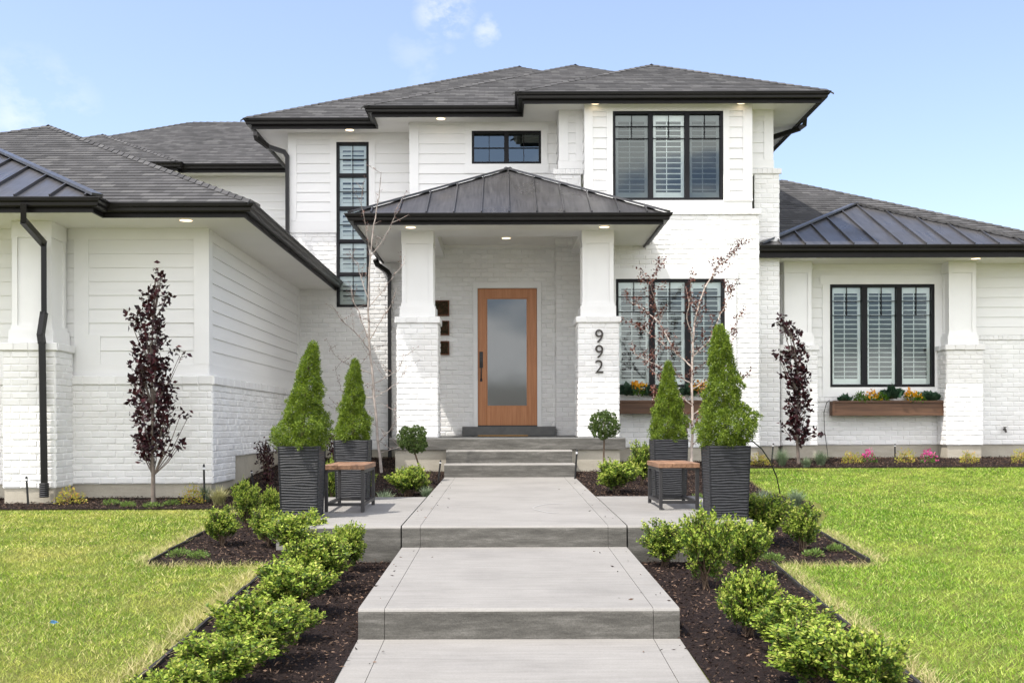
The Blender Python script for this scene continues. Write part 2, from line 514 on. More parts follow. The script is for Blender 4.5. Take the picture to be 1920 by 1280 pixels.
class MB:
    def __init__(s):
        s.v, s.f, s.uv, s.mi = [], [], [], []
        s.has_uv = False

    def poly(s, pts, uvs=None, mi=0):
        i = len(s.v)
        s.v.extend([tuple(p) for p in pts])
        s.f.append(tuple(range(i, i + len(pts))))
        s.uv.append(uvs)
        s.mi.append(mi)
        if uvs:
            s.has_uv = True

    def faces(s, verts, faces, mi=0):
        i = len(s.v)
        s.v.extend([tuple(p) for p in verts])
        for f in faces:
            s.f.append(tuple(i + k for k in f))
            s.uv.append(None)
            s.mi.append(mi)

    def hexa(s, p, mi=0):  # 8 points: bottom ring 0-3, top ring 4-7
        s.faces(p, [(3, 2, 1, 0), (4, 5, 6, 7), (0, 1, 5, 4), (1, 2, 6, 5), (2, 3, 7, 6), (3, 0, 4, 7)], mi)

    def box(s, x0, x1, y0, y1, z0, z1, mi=0):
        s.hexa([(x0, y0, z0), (x1, y0, z0), (x1, y1, z0), (x0, y1, z0),
                (x0, y0, z1), (x1, y0, z1), (x1, y1, z1), (x0, y1, z1)], mi)

    def fbox(s, F, u0, u1, z0, z1, o0, o1, mi=0):
        s.hexa([F(u0, z0, o1), F(u1, z0, o1), F(u1, z0, o0), F(u0, z0, o0),
                F(u0, z1, o1), F(u1, z1, o1), F(u1, z1, o0), F(u0, z1, o0)], mi)

    def bbox(s, x0, x1, y0, y1, z0, z1, b=0.006, mi=0):
        """box with bevelled edges"""
        vs, fs = [], []
        cx = [(x0, 1), (x1, -1)]
        cy = [(y0, 1), (y1, -1)]
        cz = [(z0, 1), (z1, -1)]
        idx = {}
        for i, (x, sx_) in enumerate(cx):
            for j, (y, sy_) in enumerate(cy):
                for k, (z, sz_) in enumerate(cz):
                    for a in range(3):
                        idx[(i, j, k, a)] = len(vs)
                        vs.append((x + (0 if a == 0 else sx_ * b), y + (0 if a == 1 else sy_ * b), z + (0 if a == 2 else sz_ * b)))
        for i in (0, 1):
            q = [idx[(i, j, k, 0)] for j, k in ((0, 0), (1, 0), (1, 1), (0, 1))]
            fs.append(q if i else q[::-1])
            q = [idx[(j, i, k, 1)] for j, k in ((0, 0), (0, 1), (1, 1), (1, 0))]
            fs.append(q if i else q[::-1])
            q = [idx[(j, k, i, 2)] for j, k in ((0, 0), (1, 0), (1, 1), (0, 1))]
            fs.append(q if i else q[::-1])
        for i in (0, 1):
            for j in (0, 1):
                q = [idx[(i, j, 0, 0)], idx[(i, j, 1, 0)], idx[(i, j, 1, 1)], idx[(i, j, 0, 1)]]
                fs.append(q if (i == j) else q[::-1])
                q = [idx[(i, 0, j, 0)], idx[(i, 1, j, 0)], idx[(i, 1, j, 2)], idx[(i, 0, j, 2)]]
                fs.append(q[::-1] if (i == j) else q)
                q = [idx[(0, i, j, 1)], idx[(1, i, j, 1)], idx[(1, i, j, 2)], idx[(0, i, j, 2)]]
                fs.append(q if (i == j) else q[::-1])
                for k in (0, 1):
                    q = [idx[(i, j, k, 0)], idx[(i, j, k, 1)], idx[(i, j, k, 2)]]
                    fs.append(q)
        s.faces(vs, fs, mi)

    def tube(s, pts, rad, n=8, cap=True, mi=0):
        pts = [Vector(p) for p in pts]
        if isinstance(rad, (int, float)):
            rad = [rad] * len(pts)
        rings = []
        up = Vector((0.31, 0.17, 0.93))
        for i, p in enumerate(pts):
            t = (pts[min(i + 1, len(pts) - 1)] - pts[max(i - 1, 0)])
            t = t.normalized() if t.length > 1e-9 else Vector((0, 0, 1))
            a = t.cross(up if abs(t.dot(up)) < 0.95 else Vector((1, 0, 0))).normalized()
            b = t.cross(a)
            rings.append([p + a * rad[i] * math.cos(2 * PI * k / n) + b * rad[i] * math.sin(2 * PI * k / n) for k in range(n)])
        vs = [q for r in rings for q in r]
        fs = []
        for i in range(len(pts) - 1):
            for k in range(n):
                fs.append((i * n + k, i * n + (k + 1) % n, (i + 1) * n + (k + 1) % n, (i + 1) * n + k))
        if cap:
            fs.append(tuple(range(n))[::-1])
            fs.append(tuple((len(pts) - 1) * n + k for k in range(n)))
        s.faces(vs, fs, mi)

    def bar(s, a, b, wx, wz, mi=0):
        """rectangular bar from a to b; wx horizontal width, wz the other"""
        a, b = Vector(a), Vector(b)
        t = (b - a).normalized()
        side = t.cross(Vector((0, 0, 1)))
        side = side.normalized() if side.length > 1e-4 else Vector((1, 0, 0))
        up = side.cross(t)
        P = []
        for p in (a, b):
            P.append([p - side * wx / 2 - up * wz / 2, p + side * wx / 2 - up * wz / 2, p + side * wx / 2 + up * wz / 2, p - side * wx / 2 + up * wz / 2])
        s.hexa(P[0] + P[1], mi)

    def build(s, name, mat, parent=None, smooth=False):
        me = bpy.data.meshes.new(name)
        me.from_pydata(s.v, [], s.f)
        mats = mat if isinstance(mat, (list, tuple)) else [mat]
        for m in mats:
            me.materials.append(m)
        if len(mats) > 1:
            me.polygons.foreach_set("material_index", s.mi)
        if s.has_uv:
            ul = me.uv_layers.new(name="UVMap")
            k = 0
            for f, uv in zip(s.f, s.uv):
                for j in range(len(f)):
                    ul.data[k].uv = uv[j] if uv else (0, 0)
                    k += 1
        if smooth:
            me.polygons.foreach_set("use_smooth", [True] * len(s.f))
        me.update()
        return link(name, me, parent)


def link(name, me, parent=None):
    o = bpy.data.objects.new(name, me)
    COL.objects.link(o)
    if parent is not None:
        o.parent = parent
        o.matrix_parent_inverse = Matrix.Translation(Vector(parent.get('_base', (0, 0, 0)))).inverted()
    return o


def tag(o, label=None, cat=None, group=None, kind=None):
    if label:
        o['label'] = label
    if cat:
        o['category'] = cat
    if group:
        o['group'] = group
    if kind:
        o['kind'] = kind
    return o


def thing(name, label, cat, loc=(0, 0, 0), rz=0.0, group=None):
    """Empty at the base; parts are built in the thing's own local space"""
    o = bpy.data.objects.new(name, None)
    COL.objects.link(o)
    o.location = loc
    o.rotation_euler = (0, 0, rz)
    o.empty_display_size = 0.2
    return tag(o, label, cat, group)


def part(name, me, parent):
    o = bpy.data.objects.new(name, me)
    COL.objects.link(o)
    o.parent = parent
    return o


def dup(root, loc, rz=0.0, sc=1.0, label=None):
    r = root.copy()
    COL.objects.link(r)
    r.location = loc
    r.rotation_euler = (0, 0, rz)
    r.scale = (sc, sc, sc) if isinstance(sc, (int, float)) else sc
    if label:
        r['label'] = label
    for ch in list(root.children):
        c = ch.copy()
        COL.objects.link(c)
        c.parent = r
        for g in list(ch.children):
            d = g.copy()
            COL.objects.link(d)
            d.parent = c
    return r


def quads_mesh(name, V, mats, mi=None, tri=False):
    """V: (N,4,3) or (N,3,3) array, each face its own island"""
    N, k, _ = V.shape
    me = bpy.data.meshes.new(name)
    me.vertices.add(N * k)
    me.vertices.foreach_set("co", V.reshape(-1).astype(np.float32))
    me.loops.add(N * k)
    me.loops.foreach_set("vertex_index", np.arange(N * k, dtype=np.int32))
    me.polygons.add(N)
    me.polygons.foreach_set("loop_start", np.arange(0, N * k, k, dtype=np.int32))
    for m in (mats if isinstance(mats, (list, tuple)) else [mats]):
        me.materials.append(m)
    if mi is not None:
        me.polygons.foreach_set("material_index", np.asarray(mi, dtype=np.int32))
    me.update(calc_edges=True)
    return me


def unit(a):
    return a / np.maximum(np.linalg.norm(a, axis=-1, keepdims=True), 1e-9)


def leaves(Cn, D, L, W, fold=0.25, rng=RNG):
    """diamond leaves: base points Cn, axes D, lengths L, widths W -> (N,4,3)"""
    n = len(Cn)
    D = unit(D)
    R = rng.normal(size=(n, 3))
    S = unit(np.cross(D, R))
    Nn = np.cross(S, D)
    L = np.asarray(L).reshape(-1, 1)
    W = np.asarray(W).reshape(-1, 1)
    base = Cn
    tip = Cn + D * L
    mid = Cn + D * L * 0.5 + Nn * W * fold
    return np.stack([base, mid + S * W / 2, tip, mid - S * W / 2], axis=1)


def G(d):
    return float(np.interp(d, [-60, 2, 5.2, 8.6, 13.0, 16.0, 17.7, 22, 300],
                           [-1.6, -1.36, -1.255, -1.13, -0.895, -0.67, -0.59, -0.56, -0.56]))


def PX(px, py, d):
    return Vector(((px - 944) * d / 2000.0, d, (798 - py) * d / 2000.0))


def Fr(ox, oy, ux, uy):
    nx, ny = uy, -ux
    return lambda u, z, o: (ox + ux * u + nx * o, oy + uy * u + ny * o, z)


def front(d):
    return Fr(0, d, 1, 0)


def subtract(segs, cuts):
    for a, b in cuts:
        out = []
        for s0, s1 in segs:
            if b <= s0 or a >= s1:
                out.append((s0, s1))
            else:
                if a > s0:
                    out.append((s0, a))
                if b < s1:
                    out.append((b, s1))
        segs = out
    return segs


def sheet(mb, F, u0, u1, z0, z1, holes, o=0.0):
    zs = sorted({z0, z1, *[min(max(h[k], z0), z1) for h in holes for k in (2, 3)]})
    for za, zb in zip(zs[:-1], zs[1:]):
        if zb - za < 1e-6:
            continue
        m = (za + zb) / 2
        for a, b in subtract([(u0, u1)], [(h[0], h[1]) for h in holes if h[2] < m < h[3]]):
            mb.poly([F(a, za, o), F(b, za, o), F(b, zb, o), F(a, zb, o)])


def bricks(mb, F, u0, u1, z0, z1, holes=(), course=0.081, length=0.203, seed=1, proud=0.0075, back=True):
    rr = random.Random(seed)
    if back:
        sheet(mb, F, u0, u1, z0, z1, holes)
    n = max(1, round((z1 - z0) / course))
    h = (z1 - z0) / n
    for r in range(n):
        za, zb = z0 + r * h, z0 + (r + 1) * h
        m = (za + zb) / 2
        for a, b in subtract([(u0, u1)], [(q[0], q[1]) for q in holes if q[2] < m < q[3]]):
            off = u0 + (r % 2) * length / 2 - length
            k = math.floor((a - off) / length)
            e = off + k * length
            while e < b - 1e-6:
                lo, hi = max(a, e), min(b, e + length)
                e += length
                if hi - lo < 0.03:
                    continue
                g = 0.0042
                x0, x1 = lo + g + rr.uniform(-.001, .002), hi - g + rr.uniform(-.002, .001)
                y0, y1 = za + g + rr.uniform(-.001, .003), zb - g + rr.uniform(-.003, .001)
                p = proud + rr.uniform(-.0025, .003)
                tl, tr_ = rr.uniform(-.0025, .0025), rr.uniform(-.0025, .0025)
                i1, i2, i3, i4 = [0.005 + rr.uniform(0, .005) for _ in range(4)]
                mb.faces([F(x0, y0, 0), F(x1, y0, 0), F(x1, y1, 0), F(x0, y1, 0),
                          F(x0 + i1, y0 + i2, p + tl), F(x1 - i3, y0 + i2, p + tr_), F(x1 - i4, y1 - i1, p - tl), F(x0 + i2, y1 - i3, p - tr_)],
                         [(4, 5, 6, 7), (0, 1, 5, 4), (1, 2, 6, 5), (2, 3, 7, 6), (3, 0, 4, 7)])


def rowlock(mb, F, u0, u1, z0, z1, proud=0.04, seed=3, wd=0.078):
    """projecting course of bricks on edge"""
    rr = random.Random(seed)
    mb.fbox(F, u0 + .004, u1 - .004, z0 + .006, z1 - .006, 0.0, proud - 0.008)
    n = max(1, round((u1 - u0) / wd))
    ww = (u1 - u0) / n
    for i in range(n):
        a, b = u0 + i * ww + .003, u0 + (i + 1) * ww - .003
        za, zb = z0 + rr.uniform(-.002, .003), z1 - rr.uniform(-.002, .003)
        p = proud + rr.uniform(-.004, .004)
        t = 0.006
        mb.faces([F(a, za, -.0), F(b, za, -.0), F(b, zb, -.0), F(a, zb, -.0),
                  F(a, za + t, p - t), F(b, za + t, p - t), F(b, zb - t, p - t), F(a, zb - t, p - t),
                  F(a + t, za + t * 2, p), F(b - t, za + t * 2, p), F(b - t, zb - t * 2, p), F(a + t, zb - t * 2, p)],
                 [(0, 1, 5, 4), (1, 2, 6, 5), (2, 3, 7, 6), (3, 0, 4, 7),
                  (4, 5, 9, 8), (5, 6, 10, 9), (6, 7, 11, 10), (7, 4, 8, 11), (8, 9, 10, 11)])


def siding(mb, F, u0, u1, z0, z1, holes=(), exp=0.171, phase=0.0):
    """overlapping boards, each bottom edge proud of the one below"""
    k0 = math.floor((z0 - phase) / exp)
    z = phase + k0 * exp
    rr = random.Random(int(abs(u0 * 100) + abs(z1 * 10)))
    while z < z1 - 1e-6:
        za, zb = max(z, z0), min(z + exp, z1)
        z += exp
        if zb - za < 0.004:
            continue
        cuts = sorted({za, zb, *[min(max(h[k], za), zb) for h in holes for k in (2, 3)]})
        for c0, c1 in zip(cuts[:-1], cuts[1:]):
            if c1 - c0 < 1e-5:
                continue
            m = (c0 + c1) / 2
            oa = 0.019 - 0.016 * (c0 - z + exp) / exp
            ob = 0.019 - 0.016 * (c1 - z + exp) / exp
            j = rr.uniform(-.001, .001)
            for a, b in subtract([(u0, u1)], [(h[0], h[1]) for h in holes if h[2] < m < h[3]]):
                mb.poly([F(a, c0, oa + j), F(b, c0, oa + j), F(b, c1, ob + j), F(a, c1, ob + j)])
                mb.poly([F(a, c0, 0), F(b, c0, 0), F(b, c0, oa + j), F(a, c0, oa + j)])


def clip2(poly, axis, val, ge):
    out = []
    n = len(poly)
    for i in range(n):
        a, b = poly[i], poly[(i + 1) % n]
        ia = (a[axis] >= val) if ge else (a[axis] <= val)
        ib = (b[axis] >= val) if ge else (b[axis] <= val)
        if ia:
            out.append(a)
        if ia != ib:
            t = (val - a[axis]) / (b[axis] - a[axis])
            out.append(tuple(a[k] + t * (b[k] - a[k]) for k in range(len(a))))
    return out


def shingle_face(mb, O, e, s, poly, h=0.143):
    """planar roof face; O origin, e eave direction, s up-slope direction, poly in (a,b)"""
    O, e, s = Vector(O), Vector(e).normalized(), Vector(s).normalized()
    n = e.cross(s).normalized()
    if n.z < 0:
        n = -n
    bmin = min(p[1] for p in poly)
    bmax = max(p[1] for p in poly)
    k = math.floor(bmin / h)
    rr = random.Random(len(mb.v))
    while k * h < bmax - 1e-6:
        q = clip2(clip2(poly, 1, k * h, True), 1, (k + 1) * h, False)
        if len(q) >= 3:
            base = k * h
            lift = 0.0075 + rr.uniform(-.0015, .0015)

            def P(ab, l):
                return O + e * ab[0] + s * ab[1] + n * l
            mb.poly([P(p, 0.002 + lift * (1 - (p[1] - base) / h)) for p in q], [(p[0], p[1]) for p in q])
            low = sorted([p for p in q if abs(p[1] - base) < 1e-6])
            if len(low) >= 2:
                a, b = low[0], low[-1]
                mb.poly([P(a, -.002), P(b, -.002), P(b, 0.002 + lift), P(a, 0.002 + lift)],
                        [(a[0], a[1] + .003), (b[0], b[1] + .003), (b[0], b[1] + .006), (a[0], a[1] + .006)])
        k += 1


def hip_caps(mb, A, B, wd=0.13, step=0.16, nrm1=None, nrm2=None):
    """bent cap shingles along a hip from A (low) to B (high)"""
    A, B = Vector(A), Vector(B)
    t = (B - A)
    A = A + t.normalized() * .06
    t = (B - A)
    L = t.length
    t.normalize()
    d1, d2 = nrm1, nrm2
    k = 0
    while k * step < L:
        a = A + t * (k * step)
        b = A + t * min(L, (k + 1) * step + 0.03)
        l0, l1 = 0.026, 0.012
        up = Vector((0, 0, 1))
        p = [a + d1 * wd + up * (l0 - .006), a + up * l0, a + d2 * wd + up * (l0 - .006), b + d1 * wd + up * (l1 - .006), b + up * l1, b + d2 * wd + up * (l1 - .006)]
        u = k * 0.37
        mb.poly([p[0], p[1], p[4], p[3]], [(u, 0.02), (u + .13, 0.02), (u + .13, .14), (u, .14)])
        mb.poly([p[1], p[2], p[5], p[4]], [(u, 0.02), (u + .13, 0.02), (u + .13, .14), (u, .14)])
        q0, q1, q2 = [x - up * 0.03 for x in p[:3]]
        mb.poly([q0, q1, p[1], p[0]], [(u, .01)] * 4)
        mb.poly([q1, q2, p[2], p[1]], [(u, .01)] * 4)
        k += 1


def hip_roof(mb, X0, X1, d0, d1, z0, p, left=True, right=True, caps=True, rcap=True):
    half = (X1 - X0) / 2
    Xc, da, za = (X0 + X1) / 2, d0 + half, z0 + p * half
    sl = math.sqrt(1 + p * p)
    shingle_face(mb, (X0, d0, z0), (1, 0, 0), (0, 1, p), [(0, 0), (X1 - X0, 0), (half, half * sl)])
    D = d1 - d0
    if left:   # faces -X
        shingle_face(mb, (X0, d0, z0), (0, 1, 0), (1, 0, p), [(0, 0), (D, 0), (D, half * sl), (half, half * sl)])
    if right:
        shingle_face(mb, (X1, d0, z0), (0, 1, 0), (-1, 0, p), [(0, 0), (D, 0), (D, half * sl), (half, half * sl)])
    if caps:
        fr, lf, rt = Vector((0, -1, -p)).normalized(), Vector((-1, 0, -p)).normalized(), Vector((1, 0, -p)).normalized()
        hip_caps(mb, (X0, d0, z0), (Xc, da, za), nrm1=lf, nrm2=fr)
        if rcap:
            hip_caps(mb, (X1, d0, z0), (Xc, da, za), nrm1=fr, nrm2=rt)
        hip_caps(mb, (Xc, d1, za), (Xc, da - .05, za), nrm1=lf, nrm2=rt)


def metal_hip(mb, X0, X1, d0, d1, z0, p, pitch=0.397):
    half = (X1 - X0) / 2
    Xc, da, za = (X0 + X1) / 2, d0 + half, z0 + p * half
    mb.poly([(X0, d0, z0), (X1, d0, z0), (Xc, da, za)])
    mb.poly([(X0, d1, z0), (X0, d0, z0), (Xc, da, za), (Xc, d1, za)])
    mb.poly([(X1, d0, z0), (X1, d1, z0), (Xc, d1, za), (Xc, da, za)])
    n = int(half / pitch)
    up = 0.018
    for k in range(-n, n + 1):
        X = Xc + k * pitch
        t = min(X - X0, X1 - X) - 0.03
        if t > 0.05:
            mb.bar((X, d0 + .005, z0 + up), (X, d0 + t, z0 + p * t + up), 0.016, 0.04)
    d = d0 + half
    ks = int((d1 - d0) / pitch)
    for k in range(-int(half / pitch), ks):
        dd = d + k * pitch
        t = min(dd - d0, half) - 0.03
        if t > 0.05 and dd < d1:
            mb.bar((X0 + .005, dd, z0 + up), (X0 + t, dd, z0 + p * t + up), 0.016, 0.04)
            mb.bar((X1 - .005, dd, z0 + up), (X1 - t, dd, z0 + p * t + up), 0.016, 0.04)
    for a, b in (((X0, d0, z0), (Xc, da, za)), ((X1, d0, z0), (Xc, da, za)), ((Xc, da, za), (Xc, d1, za))):
        A, B = Vector(a), Vector(b)
        mb.bar(A + Vector((0, 0, .028)), B + Vector((0, 0, .028)), 0.13, 0.03)
    # drip edge
    mb.box(X0 - .01, X1 + .01, d0 - .012, d0 + .004, z0 - .03, z0 + .004)


def eave(path, zb, zt, gut, fas, skip_gutter=False):
    """fascia board and K-profile gutter swept along path (outward = right of travel)"""
    P = [Vector(p) for p in path]
    n = len(P)
    dirs = [(P[i + 1] - P[i]).normalized() for i in range(n - 1)]
    nor = [Vector((t.y, -t.x)) for t in dirs]
    mit = []
    for i in range(n):
        if i == 0:
            mit.append(nor[0])
        elif i == n - 1:
            mit.append(nor[-1])
        else:
            a, b = nor[i - 1], nor[i]
            m = a + b
            mit.append(m / max(0.2, (1 + a.dot(b))))

    def sweep(mb, prof, close=True):
        vs = [(P[i].x + mit[i].x * o, P[i].y + mit[i].y * o, z) for i in range(n) for o, z in prof]
        k = len(prof)
        fs = []
        for i in range(n - 1):
            for j in range(k):
                j2 = (j + 1) % k
                fs.append((i * k + j, (i + 1) * k + j, (i + 1) * k + j2, i * k + j2))
        fs.append(tuple(range(k)))
        fs.append(tuple((n - 1) * k + j for j in range(k))[::-1])
        mb.faces(vs, fs)
    sweep(fas, [(-.025, zb), (0, zb), (0, zt - .02), (-.025, zt - .02)])
    if not skip_gutter:
        g = zt - 0.102
        sweep(gut, [(0.002, g), (.068, g), (.076, g + .012), (.082, g + .045), (.106, g + .062), (.112, g + .085), (.122, g + .088), (.122, zt), (.112, zt), (.108, g + .09), (.002, g + .075)])


# ------------------------------------------------------------------ ground
def band_poly(mb, poly, lift, step=0.6):
    """lay a flat polygon (x,d) on the ground profile"""
    dmin = min(p[1] for p in poly)
    dmax = max(p[1] for p in poly)
    br = [dmin] + [b for b in (-60, 2, 5.2, 8.6, 13.0, 16.0, 17.7, 22) if dmin < b < dmax] + [dmax]
    for a, b in zip(br[:-1], br[1:]):
        q = clip2(clip2(poly, 1, a, True), 1, b, False)
        if len(q) >= 3:
            mb.poly([(p[0], p[1], G(p[1]) + lift) for p in q])


mb = MB()
band_poly(mb, [(-300, -60), (300, -60), (300, 300), (-300, 300)], 0.0)
tag(mb.build("ground", M['soil']), kind="structure")

WX, HW = 0.085, 0.915      # walkway centre line and half width
BEDS = [
    [(-1.76, 4.0), (-0.83, 4.0), (-0.83, 8.69), (-1.86, 8.69)],
    [(-2.87, 8.62), (-0.83, 8.69), (-0.83, 15.8), (-2.87, 15.8)],
    [(-7.5, 12.1), (-2.87, 12.1), (-2.87, 13.3), (-7.5, 13.3)],
    [(-3.7, 13.3), (-2.87, 13.3), (-2.87, 15.8), (-3.7, 15.8)],
    [(-3.7, 15.8), (-1.5, 15.8), (-1.5, 19.0), (-3.7, 19.0)],
    [(1.0, 4.0), (1.93, 4.0), (2.14, 8.62), (1.0, 8.69)],
    [(1.0, 8.69), (2.94, 8.62), (3.0, 10.4), (3.42, 11.5), (3.62, 12.5), (3.3, 13.6), (3.45, 16.0), (1.0, 15.8)],
    [(1.6, 15.8), (3.45, 15.9), (3.9, 17.6), (1.6, 17.6)],
    [(3.45, 16.25), (12.0, 16.35), (12.0, 18.5), (3.9, 18.5)],
]
mb = MB()
for i, b in enumerate(BEDS):
    band_poly(mb, b, 0.012 + 0.004 * (i % 2))
tag(mb.build("mulch_bed", M['mulch']), kind="structure")


def inpoly(poly, x, y):
    c = np.zeros(len(x), bool)
    n = len(poly)
    for i in range(n):
        x0, y0 = poly[i]
        x1, y1 = poly[(i + 1) % n]
        cond = ((y0 > y) != (y1 > y))
        with np.errstate(divide='ignore', invalid='ignore'):
            xi = (x1 - x0) * (y - y0) / (y1 - y0 + 1e-12) + x0
        c ^= cond & (x < xi)
    return c


Gv = lambda d: np.interp(d, [-60, 2, 5.2, 8.6, 13.0, 16.0, 17.7, 22, 300], [-1.6, -1.36, -1.255, -1.13, -0.895, -0.67, -0.59, -0.56, -0.56])

for nm_, a_, b_, mt_ in (("sidewalk", -2.6, 1.49, 'walk'), ("road", -14.0, -2.7, 'walk')):
    mb = MB()
    band_poly(mb, [(-60, a_), (60, a_), (60, b_), (-60, b_)], 0.02 if nm_ == "road" else 0.05)
    tag(mb.build(nm_, M[mt_]), kind="structure")

# bark chips
cx, cy = [], []
for b in BEDS:
    xs = [p[0] for p in b]
    ys = [p[1] for p in b]
    area = (max(xs) - min(xs)) * (max(ys) - min(ys))
    n = int(area * 1500)
    x = RNG.uniform(min(xs), max(xs), n)
    y = RNG.uniform(min(ys), max(ys), n)
    k = inpoly(b, x, y)
    cx.append(x[k])
    cy.append(y[k])
cx, cy = np.concatenate(cx), np.concatenate(cy)
z = Gv(cy) + 0.016 + RNG.uniform(0, 0.018, len(cx))
for d0_, d1_, z0_, z1_, k in ((4.8, 6.05, -1.278, -1.211, 14), (6.15, 8.66, -1.036, -0.987, 24), (8.8, 14.9, -0.811, -0.722, 30)):
    dd_ = RNG.uniform(d0_, d1_, k)     # crumbs strayed on to the path
    e_ = np.minimum(RNG.exponential(.10, k), .8)
    cx = np.concatenate([cx, np.where(RNG.uniform(0, 1, k) < .5, -0.81 + e_, 0.98 - e_)])
    cy = np.concatenate([cy, dd_])
    z = np.concatenate([z, np.interp(dd_, [d0_, d1_], [z0_, z1_]) + .006])
n = len(cx)
D = np.stack([RNG.normal(size=n), RNG.normal(size=n), RNG.normal(size=n) * 0.35], 1)
me = quads_mesh("bark_chips", leaves(np.stack([cx, cy, z], 1), D, RNG.uniform(.012, .04, n), RNG.uniform(.004, .012, n), 0.3), M['chip'])
tag(link("bark_chips", me), kind="stuff")

# lawn blades
LAWN_L = [(-9, 2.6), (-1.80, 2.6), (-1.80, 6.5), (-1.93, 8.55), (-2.93, 8.62), (-2.93, 12.0), (-9, 12.0)]
LAWN_R = [(1.98, 2.6), (12, 2.6), (12, 16.2), (3.5, 16.1), (3.36, 13.6), (3.70, 12.5), (3.48, 11.5), (3.06, 10.4), (3.0, 8.55), (2.2, 8.55)]
bx, by = [], []
for poly in (LAWN_L, LAWN_R):
    for d0, d1, den in ((2.6, 4.3, 600), (4.3, 7, 6500), (7, 9, 5200), (9, 12, 3600), (12, 16.3, 2400)):
        x = RNG.uniform(-9, 12, int(21 * (d1 - d0) * den))
        y = RNG.uniform(d0, d1, len(x))
        k = inpoly(poly, x, y) & (np.abs(x) < 0.56 * y + 0.5)
        bx.append(x[k])
        by.append(y[k])
bx, by = np.concatenate(bx), np.concatenate(by)
n = len(bx)
h = RNG.uniform(.012, .031, n)
wd = RNG.uniform(.0035, .0065, n) * np.clip(by / 7.0, 0.8, 1.8)
fringe = []
for a, b in (((-1.78, 4.0), (-1.90, 8.55)), ((-1.90, 8.6), (-2.93, 8.66)), ((-2.93, 8.7), (-2.93, 11.9)), ((1.96, 4.0), (2.19, 8.5)), ((2.2, 8.56), (3.0, 8.58)), ((3.03, 8.7), (3.07, 10.4))):
    k = int(math.dist(a, b) * 520)
    t_ = RNG.uniform(0, 1, k)
    q = RNG.uniform(-.005, .11, k) * (-1 if a[0] < 0 else 1)
    side = abs(a[0] - b[0]) < .5
    fringe.append(np.stack([a[0] + (b[0] - a[0]) * t_ + (q if side else 0), a[1] + (b[1] - a[1]) * t_ - (0 if side else np.abs(q))], 1))
fringe = np.concatenate(fringe)
nf = len(fringe)
bx, by = np.concatenate([bx, fringe[:, 0]]), np.concatenate([by, fringe[:, 1]])
h = np.concatenate([h, RNG.uniform(.03, .07, nf)])
wd = np.concatenate([wd, RNG.uniform(.004, .006, nf)])
n = n + nf
base = np.stack([bx, by, Gv(by)], 1)
lean = RNG.normal(size=(n, 2)) * 0.85
ang = RNG.uniform(0, 2 * PI, n)
S = np.stack([np.cos(ang), np.sin(ang), np.zeros(n)], 1) * wd[:, None] / 2
tip = base + np.stack([lean[:, 0] * h, lean[:, 1] * h, h], 1)
me = quads_mesh("lawn", np.stack([base - S, base + S, tip], 1), [M['grass'], M['dry']], np.concatenate([np.zeros(n - nf), RNG.uniform(0, 1, nf) < .75]).astype(int))
tag(link("lawn", me), kind="stuff")

# edging strips
mb = MB()


def strip(mb, pts, h=0.045, t=0.018):
    for a, b in zip(pts[:-1], pts[1:]):
        n = max(1, int(math.dist(a, b) / 0.5))
        for i in range(n):
            p = [a[k] + (b[k] - a[k]) * i / n for k in (0, 1)]
            q = [a[k] + (b[k] - a[k]) * (i + 1) / n for k in (0, 1)]
            A = Vector((p[0], p[1], G(p[1]) + h / 2 - .01 + random.uniform(-.006, .006)))
            B = Vector((q[0], q[1], G(q[1]) + h / 2 - .01 + random.uniform(-.006, .006)))
            mb.bar(A, B, t, h)


for pts, lab in (([(-1.76, 4.0), (-1.86, 8.60)], "long black lawn edging beside the left walkway hedge"),
                 ([(-2.90, 8.7), (-2.90, 11.9)], "short black lawn edging at the left mulch corner"),
                 ([(1.93, 4.0), (2.16, 8.58)], "long black lawn edging beside the right walkway hedge"),
                 ([(2.98, 8.7), (3.03, 10.4)], "short black lawn edging at the right mulch corner")):
    mb = MB()
    strip(mb, pts)
    tag(mb.build("lawn_edging", M['edge']), lab, "edging", "black lawn edging strips")

# ------------------------------------------------------------------ paths


def slab(mb, x0, x1, d0, d1, z0, z1, bot, r=0.028, front_mi=1, side_round=False):
    """concrete slab, top falling from z1 (far) to z0 (near), rounded nose"""
    prof = [(d0, bot)]
    for k in range(5):
        a = k / 4 * PI / 2
        prof.append((d0 + r - r * math.cos(a), z0 - r + r * math.sin(a)))
    prof.append((d1, z1))
    prof.append((d1, bot))
    n = len(prof)
    vs = [(x, d, z) for x in (x0, x1) for d, z in prof]
    i0 = len(mb.v)
    mb.v.extend(vs)
    for j in range(n):
        j2 = (j + 1) % n
        mb.f.append((i0 + j, i0 + n + j, i0 + n + j2, i0 + j2))
        mb.uv.append(None)
        mb.mi.append(front_mi if j in (0, 1) else 0)
    mb.f.append(tuple(i0 + j for j in range(n))[::-1])
    mb.f.append(tuple(i0 + n + j for j in range(n)))
    mb.uv += [None, None]
    mb.mi += [front_mi, front_mi]


def walk_slab(name, d0, d1, z0, z1, bot, joints, xl, xr, border=0.15):
    mb = MB()
    xs = [xl, xl + border, xr - border, xr]
    ds = [d0] + list(joints) + [d1]
    g = 0.0016
    for i in range(3):
        for j in range(len(ds) - 1):
            a, b = ds[j], ds[j + 1]
            za = z0 + (z1 - z0) * (a - d0) / (d1 - d0)
            zb = z0 + (z1 - z0) * (b - d0) / (d1 - d0)
            slab(mb, xs[i] + (g if i else 0), xs[i + 1] - (g if i < 2 else 0), a + (g if j else 0), b - g, za, zb, bot, 0.028 if j == 0 else 0.004)
    slab(mb, xl + .01, xr - .01, d0 + .012, d1 - .01, z0 - .006, z1 - .006, bot, 0.01)
    return tag(mb.build(name, [M['walk'], M['riser']]), kind="structure")


